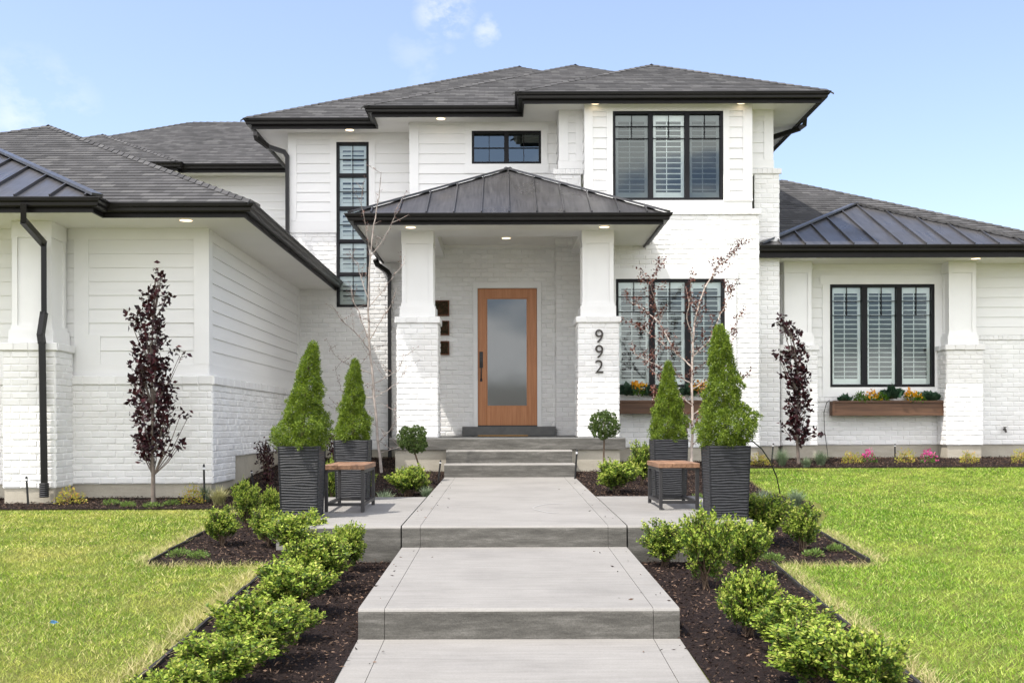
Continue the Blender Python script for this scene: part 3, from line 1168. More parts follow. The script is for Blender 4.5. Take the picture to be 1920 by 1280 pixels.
walk_slab("path", 1.52, 6.065, -1.42, -1.211, -1.7, [3.2, 4.7], WX - HW, WX + HW)
walk_slab("path", 6.07, 8.685, -1.038, -0.987, -1.5, [], WX - HW, WX + HW)
walk_slab("path", 8.69, 15.02, -0.813, -0.722, -1.3, [11.7, 14.55], WX - HW, WX + HW)
mb = MB()
slab(mb, -1.62, WX - HW - .012, 8.70, 9.296, -0.815, -0.806, -1.25)
slab(mb, -1.985, WX - HW - .012, 9.30, 11.62, -0.806, -0.772, -1.25, 0.004, 0)
tag(mb.build("patio", [M['walk'], M['riser']]), kind="structure")
mb = MB()
slab(mb, WX + HW + .012, 1.87, 8.70, 9.106, -0.815, -0.809, -1.25)
slab(mb, WX + HW + .012, 2.13, 9.11, 11.66, -0.809, -0.772, -1.25, 0.004, 0)
tag(mb.build("patio", [M['walk'], M['riser']]), kind="structure")

mb = MB()
prev = None
for (x_, y_, w_) in ((1062, 943.5, .006), (1040, 943.5, .014), (1020, 945, .018), (1006, 948, .024), (998, 951.5, .028), (1004, 955, .026), (1016, 957.5, .022), (1028, 960.5, .02), (1044, 961, .008)):
    d_ = 10.0
    for _ in range(30):
        d_ = (0.813 - .0142 * (d_ - 8.69) - .003) * 2000 / (y_ - 798)
    p_ = Vector(((x_ - 944) * d_ / 2000, d_, -0.813 + .0142 * (d_ - 8.69) + .003))
    q_ = (p_ + Vector((0, w_, 0.0003)), p_ - Vector((0, w_, 0.0003)))
    if prev:
        mb.poly([prev[0], prev[1], q_[1], q_[0]])
    prev = q_
tag(mb.build("scuff_mark", M['scuff']), "curved white scuff mark on the upper walkway slab", "stain")

# ------------------------------------------------------------------ porch steps
mb = MB()
slab(mb, WX - HW - .005, WX + HW + .005, 15.0, 15.75, -0.535, -0.533, -1.0)
tag_steps = thing("porch_steps", "two grey concrete steps rising to the front porch", "steps")
mb.build("step", [M['walk'], M['riser']], tag_steps)
mb = MB()
slab(mb, WX - HW - .0, WX + HW - .01, 15.36, 15.75, -0.353, -0.352, -0.54)
mb.build("step", [M['walk'], M['riser']], tag_steps)

# ------------------------------------------------------------------ the house
BASE = (0.0, 18.4, -0.59)
H = thing("house", "two-storey white painted brick house with black trim and dark shingle roof", "house", BASE)
H['_base'] = BASE


def hb(name, mbx, mat, smooth=False, par=None):
    if name in ("wall", "siding", "trim", "foundation", "soffit", "porch_beam", "roof"):
        gs_ = split_groups(mbx)
        if len(gs_) > 1:
            return [hb1(name, g, mat, smooth, par) for g in gs_][0]
    return hb1(name, mbx, mat, smooth, par)


def hb1(name, mbx, mat, smooth=False, par=None):
    o = mbx.build(name, mat, None, smooth)
    o.parent = H if par is None else par
    if par is None:
        o.matrix_parent_inverse = Matrix.Translation(Vector(BASE)).inverted()
    return o


ZB = -0.345        # top of the foundation on the house front
ZS = 5.225         # upper soffit
D_LEFT, D_MID, D_BAY, D_MAIN, D_RW, D_GAR = 19.05, 18.4, 17.4, 17.72, 18.5, 13.2

def split_groups(mbx, gap=0.04):
    """separate a builder into groups of pieces that touch"""
    nf = len(mbx.f)
    par = {}
    blocks, cur = [], None
    # faces added together share a contiguous vertex range
    order = sorted(range(nf), key=lambda i: min(mbx.f[i]))
    for i in order:
        lo, hi = min(mbx.f[i]), max(mbx.f[i])
        if cur and lo <= cur[1]:
            cur[1] = max(cur[1], hi)
            cur[2].append(i)
        else:
            cur = [lo, hi, [i]]
            blocks.append(cur)
    V = np.array(mbx.v)
    mn = np.array([V[b[0]:b[1] + 1].min(0) for b in blocks]) - gap / 2
    mx_ = np.array([V[b[0]:b[1] + 1].max(0) for b in blocks]) + gap / 2
    left = set(range(len(blocks)))
    groups = []
    while left:
        st = [left.pop()]
        g = list(st)
        while st:
            k = st.pop()
            hit = np.all((mn <= mx_[k]) & (mx_ >= mn[k]), axis=1)
            for j in np.nonzero(hit)[0]:
                j = int(j)
                if j in left:
                    left.discard(j)
                    st.append(j)
                    g.append(j)
        groups.append(sorted(g))
    out = []
    for g in sorted(groups):
        m2 = MB()
        for j in g:
            for fi in blocks[j][2]:
                m2.poly([mbx.v[q] for q in mbx.f[fi]], mbx.uv[fi], mbx.mi[fi])
        out.append(m2)
    return out


# window openings (X0, X1, Z0, Z1)
W_TALL = (-2.971, -2.39, 2.124, 5.067)
W_SMALL = (-0.534, 0.662, 4.508, 5.078)
W_BAYU = (1.793, 3.594, 3.664, 5.118)
W_BAYL = (1.836, 3.612, 0.618, 2.385)
W_RW = (5.66, 7.475, 0.657, 2.433)
DOOR = (-0.515, 0.655, -0.02, 2.466)

# --- left part
F = front(D_LEFT)
mb = MB()
bricks(mb, F, -3.82, -1.60, -0.42, 3.448, [W_TALL], seed=11)
hb("wall", mb, M['brick'])
mb = MB()
siding(mb, F, -3.82, -1.60, 3.66, ZS, [W_TALL], 0.171, 3.66)
mb.fbox(F, -3.83, W_TALL[0], 3.448, 3.66, 0.0, 0.022)
mb.fbox(F, W_TALL[1], -1.60, 3.448, 3.66, 0.0, 0.022)
hb("siding", mb, M['siding'])
mb = MB()
mb.fbox(F, -3.83, -3.68, 3.66, ZS, 0.0, 0.028)
mb.fbox(F, -3.68, -1.60, 5.105, ZS, 0.0, 0.026)
mb.fbox(F, W_TALL[0] - .11, W_TALL[0], 3.66, 5.105, 0.0, 0.026)
mb.fbox(F, W_TALL[1], W_TALL[1] + .11, 3.66, 5.105, 0.0, 0.026)
FS = Fr(-1.60, 0, 0, -1)
hb("trim", mb, M['trim'])
mb = MB()
bricks(mb, FS, -D_LEFT, -D_MID, -0.42, 3.2, seed=12)
bricks(mb, Fr(-3.82, 0, 0, -1), -24.0, -D_LEFT, 2.0, 3.448, seed=13)
hb("wall", mb, M['brick'])
mb = MB()
siding(mb, FS, -D_LEFT, -D_MID, 3.2, ZS, (), 0.171, 3.66)
siding(mb, Fr(-3.82, 0, 0, -1), -24.0, -D_LEFT, 3.448, ZS, (), 0.171, 3.66)
hb("siding", mb, M['siding'])

# --- middle part over the porch
F = front(D_MID)
mb = MB()
siding(mb, F, -1.60, 0.94, 3.2, ZS, [W_SMALL], 0.171, 3.66)
hb("siding", mb, M['siding'])
mb = MB()
mb.fbox(F, -1.61, -1.45, 3.2, ZS, 0, .028)
mb.fbox(F, -1.45, 0.94, 5.19, ZS, 0, .024)
mb.fbox(F, W_SMALL[0] - .11, W_SMALL[0], W_SMALL[2], W_SMALL[3], 0, .026)
mb.fbox(F, W_SMALL[1], W_SMALL[1] + .11, W_SMALL[2], W_SMALL[3], 0, .026)
mb.fbox(F, W_SMALL[0] - .13, W_SMALL[1] + .13, W_SMALL[3], 5.19, 0, .030)
mb.fbox(F, W_SMALL[0] - .13, W_SMALL[1] + .13, W_SMALL[2] - .16, W_SMALL[2], 0, .030)
hb("trim", mb, M['trim'])
# porch back wall
mb = MB()
bricks(mb, F, -1.60, 0.90, -0.17, 3.2, [DOOR], seed=21)
bricks(mb, front(18.2), 0.90, 1.36, -0.17, 3.2, seed=22)
bricks(mb, Fr(0.90, 0, 0, -1), -D_MID, -18.2, -0.17, 3.2, seed=23)
bricks(mb, Fr(1.36, 0, 0, -1), -18.2, -D_BAY, -0.36, 3.2, seed=24)
hb("wall", mb, M['brick'])

# --- two-storey bay
F = front(D_BAY)
mb = MB()
bricks(mb, F, 1.30, 4.177, -0.36, 3.425, [(W_BAYL[0] - .1, W_BAYL[1] + .18, W_BAYL[2] - .03, W_BAYL[3] + .16)], seed=31)
rowlock(mb, F, 1.27, 4.21, 3.425, 3.525, 0.035, 33)
hb("wall", mb, M['brick'])
mb = MB()
siding(mb, F, 1.34, 4.055, 3.66, ZS, [W_BAYU], 0.171, 3.66)
mb.fbox(F, 1.34, 4.06, 3.525, W_BAYU[2], 0, .024)
hb("siding", mb, M['siding'])
mb = MB()
mb.fbox(F, 1.33, 1.47, W_BAYU[2], ZS, 0, .03)
mb.fbox(F, 3.915, 4.065, W_BAYU[2], ZS, 0, .03)
mb.fbox(F, 1.47, 3.915, W_BAYU[3], ZS, 0, .027)
mb.fbox(F, W_BAYU[0] - .1, W_BAYU[0], W_BAYU[2], W_BAYU[3], 0, .028)
mb.fbox(F, W_BAYU[1], W_BAYU[1] + .1, W_BAYU[2], W_BAYU[3], 0, .028)
mb.fbox(F, 3.59, 4.07, W_BAYU[2] - .015, W_BAYU[2] + .012, 0.024, .04)
# lower window surround
mb.fbox(F, W_BAYL[0] - .1, W_BAYL[0], W_BAYL[2], W_BAYL[3], 0, .03)
mb.fbox(F, W_BAYL[1], W_BAYL[1] + .18, W_BAYL[2], W_BAYL[3], 0, .03)
mb.fbox(F, W_BAYL[0] - .12, W_BAYL[1] + .205, W_BAYL[3], W_BAYL[3] + .17, 0, .038)
mb.fbox(F, W_BAYL[0] - .1, W_BAYL[1] + .18, W_BAYL[2] - .04, W_BAYL[2], 0, .036)
hb("trim", mb, M['trim'])
mb = MB()
FL = Fr(1.34, 0, 0, -1)
siding(mb, FL, -D_MAIN, -D_BAY, 3.525, ZS, (), 0.171, 3.66)
FR2 = Fr(4.055, 0, 0, 1)
siding(mb, FR2, D_BAY, D_MAIN, 3.525, ZS, (), 0.171, 3.66)
hb("siding", mb, M['siding'])
mb = MB()
bricks(mb, Fr(4.177, 0, 0, 1), D_BAY, D_MAIN, -0.36, 3.425, seed=35)
bricks(mb, Fr(1.30, 0, 0, -1), -D_MAIN, -D_BAY, 3.2, 3.425, seed=36)
mb.box(1.34, 4.177, D_BAY + .002, D_MAIN, 3.40, 3.52)
hb("wall", mb, M['brick'])

# --- main block either side of the bay
F = front(D_MAIN)
mb = MB()
bricks(mb, F, 4.177, 4.59, ZB, 4.163, seed=41)
bricks(mb, F, 0.86, 1.30, 3.0, 4.163, seed=42)
bricks(mb, Fr(4.59, 0, 0, 1), D_MAIN, 26.0, ZB, 4.163, seed=43)
rowlock(mb, F, 4.055, 4.63, 4.163, 4.26, 0.035, 44)
rowlock(mb, F, 0.83, 1.34, 4.163, 4.26, 0.035, 45)
mb.box(4.48, 4.59, D_MAIN + .003, 26, 4.15, 4.25)
mb.box(4.06, 4.4, D_MAIN + .003, 18.4, 4.15, 4.25)
hb("wall", mb, M['brick'])
mb = MB()
siding(mb, F, 4.055, 4.48, 4.39, ZS, (), 0.171, 3.66)
siding(mb, F, 0.94, 1.34, 4.39, ZS, (), 0.171, 3.66)
mb.fbox(F, 4.055, 4.50, 4.26, 4.39, 0, .022)
mb.fbox(F, 0.92, 1.34, 4.26, 4.39, 0, .022)
siding(mb, Fr(4.48, 0, 0, 1), D_MAIN, 26.0, 4.25, ZS, (), 0.171, 3.66)
siding(mb, Fr(0.94, 0, 0, -1), -D_MID, -D_MAIN, 3.2, ZS, (), 0.171, 3.66)
hb("siding", mb, M['siding'])
mb = MB()
mb.fbox(F, 4.055, 4.11, 4.39, ZS, 0, .026)
mb.fbox(F, 4.335, 4.49, 4.39, ZS, 0, .026)
mb.fbox(F, 4.11, 4.335, 5.13, ZS, 0, .024)
mb.fbox(F, 0.93, 1.09, 4.39, ZS, 0, .026)
mb.fbox(F, 1.21, 1.34, 4.39, ZS, 0, .026)
mb.fbox(F, 1.09, 1.21, 5.13, ZS, 0, .024)
hb("trim", mb, M['trim'])

# --- right wing
F = front(D_RW)
ZR = 2.78
wcut = (W_RW[0] - .14, W_RW[1] + .14, W_RW[2] - .17, W_RW[3] + .17)
mb = MB()
bricks(mb, F, 4.59, 7.62, ZB, 0.46, (), seed=51)
bricks(mb, F, 7.62, 9.25, ZB, 1.46, (), seed=52)
bricks(mb, F, 4.59, 5.48, 0.46, 1.46, (), seed=53)
rowlock(mb, F, 7.62, 9.28, 1.46, 1.545, 0.03, 54)
rowlock(mb, F, 5.32, 7.62, 0.40, 0.485, 0.03, 55)
bricks(mb, Fr(9.25, 0, 0, 1), D_RW, 26.0, ZB, 1.46, seed=56)
hb("wall", mb, M['brick'])
mb = MB()
siding(mb, F, 4.59, 9.25, 1.68, ZR, [W_RW], 0.171, 1.69)
siding(mb, F, 5.32, 7.62, 0.62, 1.68, [W_RW], 0.171, 1.69 - .171 * 7)
mb.fbox(F, 5.32, 7.62, 0.485, 0.62, 0, .02)
mb.fbox(F, 7.62, 9.26, 1.545, 1.68, 0, .022)
mb.fbox(F, 4.59, 5.32, 1.46, 1.68, 0, .022)
siding(mb, Fr(9.25, 0, 0, 1), D_RW, 26.0, 1.46, ZR, (), 0.171, 1.69)
hb("siding", mb, M['siding'])
mb = MB()
mb.fbox(F, W_RW[0] - .13, W_RW[0], W_RW[2] - .02, W_RW[3], 0, .028)
mb.fbox(F, W_RW[1], W_RW[1] + .13, W_RW[2] - .02, W_RW[3], 0, .028)
mb.fbox(F, W_RW[0] - .17, W_RW[1] + .17, W_RW[3], W_RW[3] + .155, 0, .036)
mb.fbox(F, W_RW[0] - .13, W_RW[1] + .13, W_RW[2] - .17, W_RW[2] - .02, 0, .03)
mb.fbox(F, 4.59, 9.26, ZR - .1, ZR, 0, .026)
mb.fbox(F, 9.12, 9.26, 1.68, ZR - .1, 0, .027)
hb("trim", mb, M['trim'])

# --- garage wing
F = front(D_GAR)
FG = Fr(-3.66, 0, 0, 1)       # side wall, faces the path
FGB = Fr(-3.578, 0, 0, 1)
FB = front(D_GAR - 0.082)
ZG = 2.447
mb = MB()
bricks(mb, FB, -7.4, -3.578, -0.70, 0.515, seed=61)
bricks(mb, FGB, D_GAR - .082, 14.22, -0.70, -0.39, seed=62)
bricks(mb, FGB, D_GAR - .082, D_LEFT, -0.39, 0.515, seed=63)
rowlock(mb, FB, -7.4, -3.545, 0.515, 0.63, 0.03, 64, 0.2)
rowlock(mb, FGB, D_GAR - .115, D_LEFT, 0.515, 0.63, 0.03, 65, 0.2)
mb.box(-7.4, -3.58, D_GAR - .08, D_GAR + .1, 0.60, 0.622)
mb.box(-3.76, -3.58, D_GAR + .1, D_LEFT, 0.60, 0.622)
hb("wall", mb, M['brick'])
mb = MB()
siding(mb, F, -7.4, -3.66, 0.77, ZG, (), 0.171, 0.77)
siding(mb, FG, D_GAR, D_LEFT, 0.77, ZG, (), 0.171, 0.77)
mb.fbox(F, -7.4, -3.64, 0.63, 0.77, 0, .026)
mb.fbox(FG, D_GAR, D_LEFT, 0.63, 0.77, 0, .024)
hb("siding", mb, M['siding'])
mb = MB()
mb.fbox(F, -3.82, -3.632, 0.77, ZG, 0, .03)
mb.fbox(FG, D_GAR, D_GAR + .13, 0.77, ZG, 0, .028)
mb.fbox(FG, D_LEFT - .12, D_LEFT, 0.77, ZG, 0, .026)
mb.fbox(FG, D_GAR + .13, D_LEFT - .12, ZG - .12, ZG, 0, .022)
mb.fbox(F, -7.4, -3.82, ZG - .13, ZG, 0, .026)
mb.fbox(F, -5.30, -5.12, 0.77, ZG - .13, 0, .026)
mb.fbox(F, -5.12, -4.98, 0.77, 1.14, 0, .027)
hb("trim", mb, M['trim'])
mb = MB()
mb.poly([(-7.4, D_GAR, -.9), (-7.4, 20, -.9), (-7.4, 20, ZG), (-7.4, D_GAR, ZG)])
mb.poly([(-11.5, 22.3, -.6), (-3.82, 22.3, -.6), (-3.82, 22.3, 2.4), (-11.5, 22.3, 2.4)])
mb.poly([(-11.5, 30, -.6), (9.25, 30, -.6), (9.25, 30, ZR), (-11.5, 30, ZR)])
hb("wall", mb, M['trim'])
# upper wall of the wing behind the garage roof
mb = MB()
siding(mb, front(22.3), -12.0, -3.82, 2.4, ZS, (), 0.171, 3.66)
hb("siding", mb, M['siding'])

# --- foundations
mb = MB()
mb.box(-7.38, -3.60, D_GAR - .06, D_GAR + .2, -1.3, -0.70)
mb.box(-3.9, -3.60, D_GAR + .2, 14.22, -1.3, -0.70)
mb.box(-3.9, -3.60, 14.22, D_LEFT, -1.3, -0.39)
mb.box(-3.6, -1.62, D_LEFT + .02, D_LEFT + .2, -1.2, -0.42)
mb.box(1.32, 4.155, D_BAY + .02, D_BAY + .3, -1.2, -0.36)
mb.box(4.155, 4.57, D_MAIN + .02, D_MAIN + .2, -1.2, ZB)
mb.box(4.57, 9.24, D_RW + .02, D_RW + .2, -1.2, ZB)
mb.box(-1.60, 1.72, 15.765, 18.6, -1.2, -0.352)
hb("foundation", mb, M['found'])
mb = MB()   # porch slab
slab(mb, -1.685, 1.80, 15.72, 18.6, -0.178, -0.17, -0.35, 0.02)
hb("porch_slab", mb, [M['step_grey'], M['riser']])
mb = MB()
mb.bbox(-0.70, 0.885, 18.05, 18.5, -0.168, -0.012, .006)
hb("threshold_step", mb, M['step_grey'])


# --- pillars: painted brick pedestal below, panelled column above
def pillar(X0, X1, df, dd, zb, zc, ztop, colw, seed, dback_open=True):
    mb = MB()
    F = front(df)
    bricks(mb, F, X0, X1, zb, zc - .1, seed=seed)
    bricks(mb, Fr(X0, 0, 0, -1), -(df + dd), -df, zb, zc - .1, seed=seed + 1)
    bricks(mb, Fr(X1, 0, 0, 1), df, df + dd, zb, zc - .1, seed=seed + 2)
    Fb = Fr(0, df + dd, -1, 0)
    bricks(mb, Fb, -X1, -X0, zb, zc - .1, seed=seed + 3)
    rowlock(mb, F, X0 - .035, X1 + .035, zc - .1, zc, 0.035, seed, 0.19)
    rowlock(mb, Fr(X0, 0, 0, -1), -(df + dd), -df, zc - .1, zc, 0.035, seed, 0.19)
    rowlock(mb, Fr(X1, 0, 0, 1), df, df + dd, zc - .1, zc, 0.035, seed, 0.19)
    mb.box(X0 + .002, X1 - .002, df + .002, df + dd - .002, zc - .03, zc - .004)
    base = hb("pillar", mb, M['brick'])
    c = MB()
    cx = (X0 + X1) / 2
    h = colw / 2
    f0 = df + (X1 - X0 - colw) / 2
    dc = dd - (X1 - X0 - colw) / 2 if dd < 0.6 else dd - (X1 - X0 - colw)
    c.box(cx - h + .022, cx + h - .022, f0 + .022, f0 + dc - .022, zc - .02, ztop)
    # boards
    st = 0.062

    def boards(F, u0, u1, x=0.0, q=0.0):
        """x: how far the wide boards run past the corner; q: set back so that no faces coincide"""
        c.fbox(F, u0 + .0235 * (x == 0), u0 + st, zc + .2, ztop - .19, -.023, -q)
        c.fbox(F, u1 - st, u1 - .0235 * (x == 0), zc + .2, ztop - .19, -.023, -q)
        c.fbox(F, u0 - .006 * x, u1 + .006 * x, ztop - .19, ztop, -.023, .006 - q)
        c.fbox(F, u0 - .012 * x, u1 + .012 * x, zc + .16, zc + .21, -.023, .010 - q)
        c.fbox(F, u0 - .032 * x, u1 + .032 * x, zc - .01, zc + .16, -.023, .030 - q)
    boards(front(f0), cx - h, cx + h, 1.0)
    boards(Fr(cx - h, 0, 0, -1), -(f0 + dc) + .003, -f0 - .003, 0.0, .0015)
    boards(Fr(cx + h, 0, 0, 1), f0 + .003, f0 + dc - .003, 0.0, .0015)
    boards(Fr(0, f0 + dc, -1, 0), -cx - h, -cx + h, 1.0)
    o = hb("column", c, M['trim'], par=base)
    return base


pillar(-1.59, -0.98, 15.94, 0.61, -0.172, 1.633, 2.925, 0.47, 71)
pillar(1.12, 1.73, 15.94, 0.61, -0.172, 1.633, 2.925, 0.47, 81)
pillar(4.72, 5.33, 18.1, 0.38, ZB, 1.36, ZR, 0.46, 91)
pillar(7.52, 8.135, 18.1, 0.38, ZB, 1.36, ZR, 0.46, 101)
pillar(-5.92, -5.30, 12.62, 0.5, -0.72, 1.0, ZG, 0.47, 111)
mb = MB()
mb.box(4.74, 5.31, 18.12, 18.5, -1.1, ZB)
mb.box(7.54, 8.115, 18.12, 18.5, -1.1, ZB)
mb.box(-5.91, -5.31, 12.63, 13.1, -1.2, -0.72)
hb("foundation", mb, M['found'])

# --- soffits, porch beam and ceiling
mb = MB()


def flat(mb, x0, x1, d0, d1, z):
    mb.box(x0, x1, d0, d1, z, z + .02)


flat(mb, -4.36, 5.11, 18.55, 29, ZS)
flat(mb, -2.18, 5.11, 17.85, 18.55, ZS)
flat(mb, 0.33, 5.11, 17.13, 17.85, ZS)
flat(mb, -12.0, -6.58, 21.56, 29, ZS + .001)
flat(mb, -6.58, -4.36, 21.73, 29, ZS)
hb("soffit", mb, M['soffit'])
mb = MB()
flat(mb, -2.14, -1.56, 15.36, 19.05, 2.923)
flat(mb, 1.70, 2.30, 15.36, 17.4, 2.923)
flat(mb, -1.56, 1.70, 15.36, 15.98, 2.923)
hb("soffit", mb, M['soffit'])
mb = MB()
mb.box(-1.56, -1.02, 16.50, 18.4, 2.925, 3.20)
mb.box(1.16, 1.70, 16.50, 18.2, 2.925, 3.20)
mb.box(-1.56, 1.70, 15.98, 16.50, 2.925, 3.20)
hb("porch_beam", mb, M['trim'])
mb = MB()
mb.box(-1.02, 1.16, 16.50, 18.4, 3.11, 3.19)
mb.box(-1.02, 1.16, 18.36, 18.4, 3.07, 3.11)
hb("porch_ceiling", mb, M['soffit'])
mb = MB()
flat(mb, -10, -4.63, 12.04, 19.0, ZG)
flat(mb, -4.63, -2.985, 12.35, 19.05, ZG)
hb("soffit", mb, M['soffit'])
mb = MB()
flat(mb, 4.19, 8.84, 17.55, 26, ZR)
flat(mb, 8.84, 9.82, 17.91, 26, ZR)
hb("soffit", mb, M['soffit'])

# --- fascia and gutters
for path, zb, zt in (
    ([(-4.37, 29), (-4.37, 18.54), (-2.19, 18.54), (-2.19, 17.84), (0.32, 17.84), (0.32, 17.12), (5.12, 17.12), (5.12, 29)], 5.165, 5.325),
    ([(-2.15, 19.0), (-2.15, 15.35), (2.31, 15.35), (2.31, 17.39)], 2.893, 3.042),
    ([(-10, 12.03), (-4.62, 12.03), (-4.62, 12.34), (-2.975, 12.34), (-2.975, 19.04)], 2.418, 2.572),
    ([(4.19, 17.54), (8.85, 17.54), (8.85, 17.90), (9.83, 17.90), (9.83, 26)], 2.748, 2.945),
    ([(-12, 21.55), (-6.57, 21.55), (-6.57, 21.72), (-4.37, 21.72)], 5.165, 5.325),
):
    g, f = MB(), MB()
    eave(path, zb, zt, g, f)
    fo = hb("fascia", f, M['black'])
    hb("gutter", g, M['gutter'], par=fo)

# --- roofs
mb = MB()
hip_roof(mb, -4.47, 5.205, 18.44, 29, 5.325, .517, rcap=False)
hip_roof(mb, -2.29, 5.215, 17.74, 29, 5.325, .514, rcap=False)
hip_roof(mb, 0.22, 5.225, 17.02, 29, 5.325, .503)
hb("roof", mb, M['shingle'])
mb = MB()
hip_roof(mb, -11.0, -2.87, 12.24, 20.5, 2.57, .497)
hb("roof", mb, M['shingle'])
mb = MB()
# wing behind: hip at its left end, then a straight ridge running right
p = 0.5
sl = math.sqrt(1 + p * p)
L = 3.85
shingle_face(mb, (-11.3, 21.62, 5.325), (1, 0, 0), (0, 1, p), [(0, 0), (9.0, 0), (9.0, L * sl), (L, L * sl)])
shingle_face(mb, (-11.3, 21.62, 5.325), (0, 1, 0), (1, 0, p), [(0, 0), (8, 0), (L, L * sl)])
hip_caps(mb, (-11.3, 21.62, 5.325), (-11.3 + L, 21.62 + L, 5.325 + p * L), nrm1=Vector((-1, 0, -p)).normalized(), nrm2=Vector((0, -1, -p)).normalized())
hip_caps(mb, (-11.3 + L, 21.62 + L, 5.325 + p * L), (-2.5, 21.62 + L, 5.325 + p * L), nrm1=Vector((0, 1, -p)).normalized(), nrm2=Vector((0, -1, -p)).normalized())
mb.poly([(-11.3 + L, 21.62 + L, 5.325 + p * L), (-2.5, 21.62 + L, 5.325 + p * L), (-2.5, 29, 5.32), (-11.3, 29, 5.32)], [(0, 0), (5, 0), (5, 4), (0, 4)])
hip_roof(mb, -11.3, -6.55, 21.45, 26, 5.327, .5)
hb("roof", mb, M['shingle'])
mb = MB()
# right wing: eave toward the street, hip at its right end
Xr, d0, z0, L = 9.93, 17.79, 2.945, 4.2
shingle_face(mb, (4.2, d0, z0), (1, 0, 0), (0, 1, p), [(0, 0), (Xr - 4.2, 0), (Xr - 4.2 - L, L * sl), (0, L * sl)])
shingle_face(mb, (Xr, d0, z0), (0, 1, 0), (-1, 0, p), [(0, 0), (2 * L, 0), (L, L * sl)])
hip_caps(mb, (Xr, d0, z0), (Xr - L, d0 + L, z0 + p * L), nrm1=Vector((0, -1, -p)).normalized(), nrm2=Vector((1, 0, -p)).normalized())
mb.poly([(4.2, d0 + L, z0 + p * L), (Xr - L, d0 + L, z0 + p * L), (Xr, d0 + 2 * L, z0), (4.2, d0 + 2 * L, z0)], [(0, 0), (5, 0), (5, 4), (0, 4)])
hb("roof", mb, M['shingle'])

mb = MB()
metal_hip(mb, -2.19, 2.365, 15.31, 18.38, 3.045, .513)
hb("porch_roof", mb, M['metal'])
mb = MB()
metal_hip(mb, 4.21, 8.90, 17.50, 20.6, 2.95, .487)
hb("bay_roof", mb, M['metal'])
mb = MB()
metal_hip(mb, -9.6, -4.55, 11.97, 14.6, 2.575, .5)
hb("bay_roof", mb, M['metal'])


